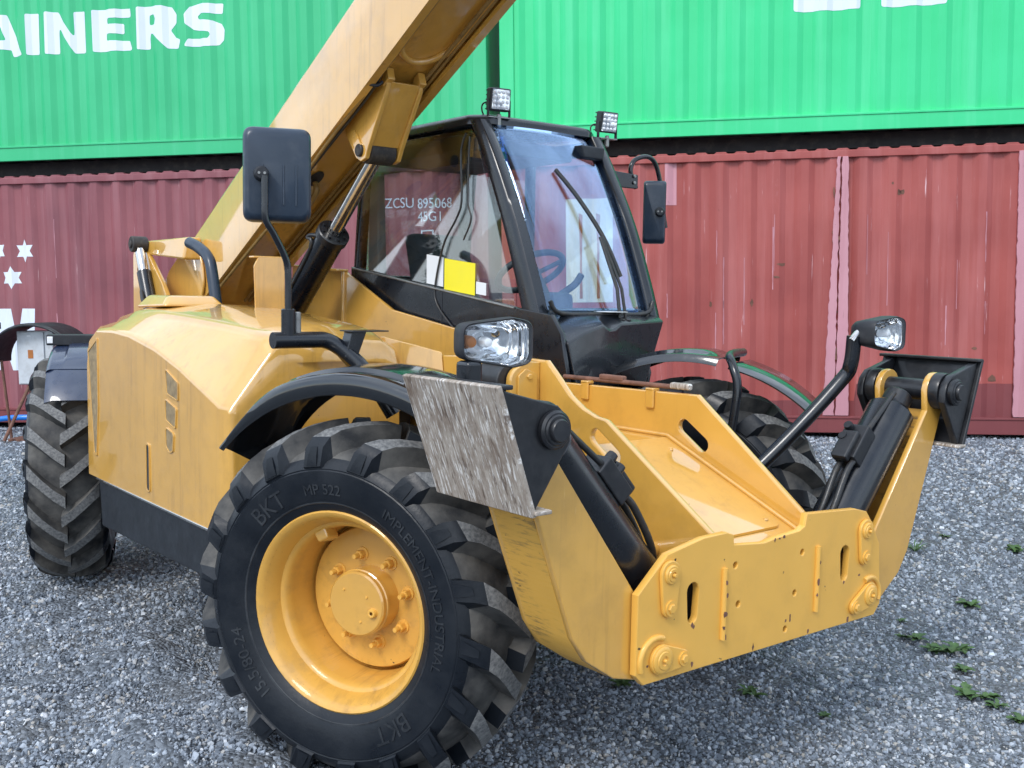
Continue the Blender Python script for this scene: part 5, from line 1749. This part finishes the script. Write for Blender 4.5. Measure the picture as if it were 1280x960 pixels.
# ------------------------------------------------------------------ boom
BA = rad(28.6)
BD = Vector((cos(BA), 0, sin(BA)))
BU = Vector((-sin(BA), 0, cos(BA)))
B0 = Vector((-2.314, 0, 2.056))           # point on the lower near edge line (y ignored)
BH = 0.425
def bp(s, y, t):
    """boom point: s along the boom from B0, y across, t up from the lower edge"""
    return B0+BD*s+Vector((0, y, 0))+BU*t
def boom_section(name, prof, s0, s1, mat, parent, ang=40):
    n_ = len(prof)
    vs = [bp(s0, y, t) for y, t in prof]+[bp(s1, y, t) for y, t in prof]
    fs = [(j, (j+1) % n_, n_+(j+1) % n_, n_+j) for j in range(n_)]
    fs += [tuple(range(n_-1, -1, -1)), tuple(range(n_, 2*n_))]
    return mesh(name, vs, fs, mat, parent, ang=ang)
hw = 0.20
prof = [(-hw, 0.0), (-hw, BH-0.03), (-hw+0.008, BH-0.012), (-hw+0.03, BH), (hw-0.03, BH), (hw-0.008, BH-0.012), (hw, BH-0.03), (hw, 0.0), (hw-0.016, 0.0), (hw-0.016, 0.055), (-hw+0.016, 0.055), (-hw+0.016, 0.0)]
boom = boom_section('boom', prof, -1.10, 3.4, 'yellow', T)
pin = [(-0.16, 0.075), (-0.16, 0.36), (-0.14, 0.385), (0.14, 0.385), (0.16, 0.36), (0.16, 0.075)]
boom_section('inner_boom', pin, 3.41, 4.3, 'yellow', boom)
# flange strips along the lower edges
for y in (-hw-0.002, hw+0.002):
    sgn = -1 if y < 0 else 1
    boom_section('edge_flange', [(y, -0.012), (y, 0.012), (y-sgn*0.045, 0.012), (y-sgn*0.045, -0.012)], -0.7, 3.4, 'yellow', boom)
# rear end: rounded heel with doubler plate
heel = [(-1.72, 0.16), (-1.69, 0.06), (-1.58, 0.0), (-1.10, 0.0), (-1.10, BH), (-1.30, BH-0.01), (-1.55, 0.36), (-1.69, 0.27)]
for y0, y1 in ((-hw, -hw+0.025), (hw-0.025, hw)):
    vs = [bp(s, y0, t) for s, t in heel]+[bp(s, y1, t) for s, t in heel]
    n_ = len(heel)
    mesh('heel_plate', vs, [tuple(range(n_)), tuple(range(2*n_-1, n_-1, -1))]+[(j, (j+1) % n_, n_+(j+1) % n_, n_+j) for j in range(n_)], 'yellow', boom)
arc = [bp(-0.86+0.16*(1-cos(u*1.0)), -hw-0.002, 0.30+0.0*u) for u in (0,)]
dbl = [(-1.70, 0.16), (-1.68, 0.05), (-1.55, -0.005), (-0.92, -0.005), (-0.84, 0.06), (-0.80, 0.16), (-0.80, 0.27), (-0.84, 0.37), (-0.88, 0.415), (-1.30, 0.415), (-1.55, 0.35), (-1.68, 0.27)]
vs = [bp(s, -hw-0.012, t) for s, t in dbl]+[bp(s, -hw-0.001, t) for s, t in dbl]
n_ = len(dbl)
mesh('doubler_plate', vs, [tuple(range(n_)), tuple(range(2*n_-1, n_-1, -1))]+[(j, (j+1) % n_, n_+(j+1) % n_, n_+j) for j in range(n_)], 'yellow', boom, bev=0.006)
tube('weld_bead', [bp(s, -hw-0.014, t) for s, t in dbl[3:9]], 0.008, 'yellow', boom)
# underside: lift-cylinder bracket, cut-outs, pipes and hoses
def bracket_cheek(y0, y1):
    pts = [(0.900, 0.05), (0.890, -0.02), (0.915, -0.165), (0.945, -0.205), (0.990, -0.215), (1.040, -0.18), (1.310, -0.03), (1.360, 0.05)]
    vs = [bp(s, y0, t) for s, t in pts]+[bp(s, y1, t) for s, t in pts]
    n_ = len(pts)
    return mesh('cylinder_bracket', vs, [tuple(range(n_)), tuple(range(2*n_-1, n_-1, -1))]+[(j, (j+1) % n_, n_+(j+1) % n_, n_+j) for j in range(n_)], 'yellow', boom, bev=0.005)
bracket_cheek(-0.105, -0.080)
bracket_cheek(0.080, 0.105)
vs = [bp(s, y, t) for s, t in ((1.030, -0.165), (1.330, -0.01)) for y in (-0.080, 0.080)]+[bp(s, y, t) for s, t in ((1.020, -0.15), (1.320, 0.005)) for y in (-0.080, 0.080)]
hexa('bracket_web', [vs[0], vs[1], vs[3], vs[2], vs[4], vs[5], vs[7], vs[6]], 'yellow', boom, 0.003)
PINP = bp(0.968, 0, -0.155)
cyl('bracket_pin', PINP+Vector((0, -0.12, 0)), PINP+Vector((0, 0.12, 0)), 0.032, 'casting', boom)
bolt('pin_bolt', bp(0.960, -0.106, -0.06), (0, -1, 0), 0.016, 'yellow', boom)
vs = [bp(s, -0.107, t) for s, t in capsule_pts((0.960, -0.06), (0.972, -0.155), 0.026)]
n_ = len(vs)
mesh('pin_keeper', vs+[v+Vector((0, -0.008, 0)) for v in vs], [tuple(range(n_-1, -1, -1)), tuple(range(n_, 2*n_))]+[(j, (j+1) % n_, n_+(j+1) % n_, n_+j) for j in range(n_)], 'yellow', boom, ang=30)
for y in (-0.09, 0.09):
    hexa('stop_block', [bp(1.31, y-0.02, 0.05), bp(1.36, y-0.02, 0.05), bp(1.36, y+0.02, 0.05), bp(1.31, y+0.02, 0.05), bp(1.29, y-0.02, -0.01), bp(1.35, y-0.02, -0.01), bp(1.35, y+0.02, -0.01), bp(1.29, y+0.02, -0.01)], 'yellow', boom, 0.004)
tube('reinforcing_rim', [bp(3.3, -0.14, 0.045), bp(1.70, -0.14, 0.045), bp(1.52, -0.12, 0.045), bp(1.44, -0.04, 0.045), bp(1.44, 0.05, 0.045), bp(1.52, 0.12, 0.045), bp(1.70, 0.14, 0.045), bp(3.3, 0.14, 0.045)], 0.016, 'yellow', boom)
for k, (y, t, mt, r) in enumerate(((-0.165, 0.03, 'hose_brown', 0.011), (-0.140, 0.035, 'hose_brown', 0.009), (-0.115, 0.038, 'hose_brown', 0.009), (0.12, 0.035, 'hose_brown', 0.010), (0.15, 0.035, 'hose_brown', 0.010))):
    tube('hydraulic_pipe', [bp(-1.0, y, t), bp(0.2, y, t), bp(1.0, y-(0.01 if y < 0 else 0), t-0.005), bp(3.3, y, t)], r, mt, boom)
tube('boom_hose', [bp(-0.9, -0.175, -0.02), bp(-0.3, -0.17, -0.03), bp(0.15, -0.16, -0.035), bp(0.42, -0.165, -0.022), bp(0.80, -0.18, -0.02), bp(1.25, -0.16, 0.0), bp(1.6, -0.15, 0.02), bp(2.1, -0.16, 0.02), bp(3.3, -0.16, 0.02)], 0.010, 'hose_brown', boom)
tube('boom_hose', [bp(0.3, -0.15, 0.0), bp(0.75, -0.165, -0.025), bp(1.2, -0.14, -0.005), bp(1.5, -0.155, 0.01), bp(2.2, -0.13, 0.03), bp(3.3, -0.13, 0.03)], 0.008, 'hose', boom)
tube('cable_tie', [bp(1.28, -0.185, 0.0), bp(1.30, -0.15, -0.02), bp(1.31, -0.12, 0.0)], 0.008, 'plastic', boom)
# pipe elbows under the boom and dark oval opening
tube('pipe_elbow', [bp(0.35, -0.06, 0.045), bp(0.34, -0.055, 0.0), bp(0.24, -0.05, -0.01), bp(0.0, -0.05, 0.02)], 0.016, 'hose_brown', boom)
tube('pipe_elbow', [bp(0.37, -0.02, 0.045), bp(0.36, -0.02, -0.005), bp(0.22, -0.01, -0.01), bp(0.05, 0.0, 0.02)], 0.016, 'hose_brown', boom)
oc = [bp(0.40+0.075*cos(2*pi*k/16), -0.03+0.04*sin(2*pi*k/16), 0.050) for k in range(16)]
mesh('oval_opening', oc, [tuple(range(16))], 'plastic', boom)

# lift cylinder
LT = PINP
LB = Vector((-2.81, 0.0, 1.16))
ld = (LB-LT).normalized()
rod0 = LT+ld*0.03
gl = LT+ld*0.60
barrel = cyl('lift_cylinder', gl, LB, 0.080, 'black', T, 32, 0.01)
cyl('piston_rod', rod0, gl+ld*0.02, 0.038, 'chrome', barrel, 32, 0.002)
lathe('gland', [(0.040, -0.016), (0.084, -0.016), (0.090, -0.010), (0.090, 0.030), (0.080, 0.036)], 'black_dirty', barrel, 32, frame_to(gl, LB))
for k in range(8):
    t = 2*pi*k/8
    lathe('gland_bolt', [(0, 0.014), (0.009, 0.014), (0.010, 0)], 'black_dirty', barrel, 8, frame_to(gl-ld*0.002, LT)@Matrix.Translation((0.064*cos(t), 0.064*sin(t), 0.013)))
cyl('rod_eye', LT+Vector((0, -0.075, 0)), LT+Vector((0, 0.075, 0)), 0.062, 'casting', barrel, 28, 0.008)
tube('cylinder_line', [gl+Vector((0, -0.075, 0.0))+ld*0.02, gl+Vector((-0.05, -0.085, 0.05))+ld*0.10, gl+Vector((0, -0.08, 0))+ld*0.2, LB+Vector((0, -0.08, 0))], 0.012, 'hose', barrel)

# rear tower plates and compensating cylinder
for y0 in (-0.34, 0.31):
    plate('tower_plate', [round_poly([(-3.98, 0.9), (-3.05, 0.9), (-3.2, 1.45), (-3.45, 1.72), (-3.72, 1.925), (-3.96, 1.925)], [0, 0, 0.05, 0.1, 0.05, 0.04])], 'xz', y0, y0+0.03, 'yellow', T, 0.004)
cyl('boom_pivot', (-3.62, -0.36, 1.52), (-3.62, 0.36, 1.52), 0.06, 'casting', T)
cc0, cc1 = Vector((-3.74, -0.38, 1.965)), Vector((-3.46, -0.38, 1.40))
cdv = (cc1-cc0).normalized()
comp = cyl('compensating_cylinder', cc0+cdv*0.20, cc1, 0.045, 'black', T, 24)
cyl('piston_rod', cc0, cc0+cdv*0.22, 0.032, 'chrome', comp, 24)
cyl('rod_eye', cc0+Vector((0, -0.05, 0)), cc0+Vector((0, 0.05, 0)), 0.052, 'casting', comp, 24)
hexa('cylinder_arm', [(-3.74, -0.33, 1.90), (-3.12, -0.33, 1.86), (-3.12, -0.205, 1.86), (-3.74, -0.28, 1.90), (-3.74, -0.33, 1.99), (-3.12, -0.30, 2.00), (-3.12, -0.205, 2.00), (-3.74, -0.28, 1.99)], 'yellow', comp, 0.015)
cyl('arm_pin', (-3.74, -0.44, 1.965), (-3.74, -0.28, 1.965), 0.026, 'casting', comp)
bolt('tower_bolt', (-3.80, -0.341, 1.80), (0, -1, 0), 0.03, 'rust', comp)
tube('hose', [(-3.58, -0.42, 1.66), (-3.50, -0.44, 1.60), (-3.42, -0.43, 1.57), (-3.36, -0.40, 1.62)], 0.014, 'hose', comp)
# counterweight behind, closes the machine off at the rear
hexa('counterweight', [(-4.35, -0.7, 0.7), (-3.70, -0.7, 0.7), (-3.70, 0.7, 0.7), (-4.35, 0.7, 0.7), (-4.25, -0.7, 1.30), (-3.70, -0.7, 1.32), (-3.70, 0.7, 1.32), (-4.25, 0.7, 1.30)], 'yellow', T, 0.05, 3)

# ------------------------------------------------------------------ weeds
def m_leaf():
    g = N('weed_leaf')
    v = g.coords()
    n1 = g.noise(v, 30, 3)
    g.col(g.mix(g.ramp(n1, 0.3, 0.7), (0.030, 0.070, 0.020, 1), (0.085, 0.160, 0.045, 1)))
    g.rough(0.55)
    return g.m
M['leaf'] = m_leaf()
def weed(x, y, size, nleaf, label, seed, grassy=False):
    rnd = random.Random(seed)
    z0 = ground_z(x, y)
    e = empty('weed', (x, y, z0))
    tag(e, label, 'weed', 'weeds growing through the gravel')
    stems = 1 if grassy else max(1, nleaf//4)
    for k in range(nleaf*(2 if grassy else 3)):
        a = rnd.uniform(0, 2*pi)
        ln = size*(rnd.uniform(0.6, 1.1) if grassy else rnd.uniform(0.25, 0.62))
        wd = ln*(0.06 if grassy else rnd.uniform(0.30, 0.5))
        lift = rnd.uniform(0.6, 1.3) if grassy else rnd.uniform(0.3, 1.0)
        q = k % stems
        ox, oy = size*0.45*cos(q*2.4+seed)*(q > 0), size*0.45*sin(q*2.4+seed)*(q > 0)
        vs, fs = [], []
        nS = 6
        bend = rnd.uniform(-0.5, 0.5)
        for i in range(nS+1):
            u = i/nS
            r_ = ln*u
            zz = ln*lift*(u-0.6*u*u)+0.006
            jag = 1.0 if grassy else (1.25 if i % 2 else 0.7)
            w_ = wd*(sin(pi*(0.10+0.88*u))**0.8)*jag*0.5
            aa = a+bend*u
            for s_ in (-1, 1):
                vs.append((ox+r_*cos(aa)-s_*w_*sin(aa), oy+r_*sin(aa)+s_*w_*cos(aa), zz+abs(w_)*0.4))
            vs.append((ox+r_*cos(aa), oy+r_*sin(aa), zz))
        for i in range(nS):
            b = i*3
            fs += [(b, b+2, b+5, b+3), (b+2, b+1, b+4, b+5)]
        me_ = bpy.data.meshes.new('leaf')
        me_.from_pydata(vs, [], fs)
        finish('leaf', me_, 'leaf', e, ang=80)
weeds = [
    (0.10, 0.309, 0.075, 11, 'dark green weed under the bottom corner of the front plate', False),
    (0.492, 0.718, 0.075, 10, 'green weed on gravel below the middle of the front plate', False),
    (0.80, 0.78, 0.05, 6, 'thin low weed on bare gravel nearest the bottom of the picture', False),
    (-0.277, 3.348, 0.085, 16, 'tuft of thin grass on the gravel right of the stabiliser leg', True),
    (0.422, 2.695, 0.11, 7, 'flat dark weed with broad leaves alone on the gravel at right', False),
    (0.484, 1.944, 0.085, 8, 'low dark weed nearest the right end of the front plate', False),
    (0.717, 1.939, 0.12, 13, 'largest leafy weed clump at the right, with a small yellow-green top', False),
    (0.882, 1.753, 0.075, 6, 'small dark weed just below the largest clump', False),
    (1.095, 1.501, 0.105, 11, 'bright green upright weed near the right edge of the picture', False),
    (1.186, 1.436, 0.07, 7, 'low weed trailing just below the bright upright one', False),
    (0.101, 3.86, 0.11, 9, 'green weed at the right edge, farthest up the gravel', False),
    (1.324, 1.352, 0.08, 7, 'small weed cut off by the right edge of the picture', False),
    (-0.331, 3.825, 0.06, 7, 'faint small weed beyond the grass tuft', False),
    (0.333, 2.14, 0.05, 5, 'tiny weed between the front plate end and the flat dark weed', False),
]
for i, (x, y, sz, nl, lb, gr) in enumerate(weeds):
    weed(x, y, sz*1.3, nl, lb, 100+i, gr)

# ------------------------------------------------------------------ conifers across the yard, mirrored in the cab glass
def m_needles():
    g = N('spruce_needles')
    v = g.coords()
    n1 = g.noise(v, 1.4, 4)
    g.col(g.mix(g.ramp(n1, 0.3, 0.7), (0.022, 0.042, 0.022, 1), (0.055, 0.085, 0.038, 1)))
    g.rough(0.8)
    return g.m
M['needles'] = m_needles()
M['bark'] = paint('spruce_bark', (0.07, 0.05, 0.035, 1), 0.9, 0, 0.3)
def spruce_crown(seed):
    rnd = random.Random(seed)
    vs, fs = [], []
    for k in range(520):
        h = 0.12+0.88*(k/520)**0.9
        rad_ = 0.30*(1-h)**0.85*rnd.uniform(0.55, 1.15)+0.01
        a = rnd.uniform(0, 2*pi)
        z1 = h-rad_*rnd.uniform(0.15, 0.55)
        w_ = rad_*rnd.uniform(0.12, 0.22)+0.004
        b = len(vs)
        ca, sa = cos(a), sin(a)
        vs += [(0, 0, h), (rad_*0.55*ca-w_*sa, rad_*0.55*sa+w_*ca, h-(h-z1)*0.35), (rad_*ca, rad_*sa, z1), (rad_*0.55*ca+w_*sa, rad_*0.55*sa-w_*ca, h-(h-z1)*0.35)]
        fs.append((b, b+1, b+2, b+3))
    me_ = bpy.data.meshes.new('crown')
    me_.from_pydata(vs, [], fs)
    me_.materials.append(M['needles'])
    return me_
crowns = [spruce_crown(k) for k in range(3)]
tr_me = None
rnd = random.Random(21)
names_ = ['first', 'second', 'third', 'fourth', 'fifth', 'sixth', 'seventh', 'eighth', 'ninth', 'tenth', 'eleventh', 'twelfth', 'thirteenth', 'fourteenth']
for k in range(14):
    u = k/13
    ang_ = rad(182+u*62)
    d_ = 60+rnd.uniform(-5, 6)
    x, y = 3.0+d_*cos(ang_), -2.8+d_*sin(ang_)
    e = empty('spruce_tree', (x, y, -0.1), rnd.uniform(0, 6))
    H_ = rnd.uniform(3.6, 6.0)
    c = bpy.data.objects.new('crown', crowns[k % 3])
    link(c, e)
    c.scale = (H_, H_, H_)
    if tr_me is None:
        t_ = lathe('trunk', [(0.022, 0.0), (0.016, 0.2), (0.008, 0.6), (0.0, 0.95)], 'bark', e, 8)
        tr_me = t_.data
    else:
        t_ = bpy.data.objects.new('trunk', tr_me)
        link(t_, e)
    t_.scale = (H_, H_, H_)
    tag(e, names_[k]+' spruce from the left in the row mirrored in the cab side window', 'tree', 'spruces across the yard')
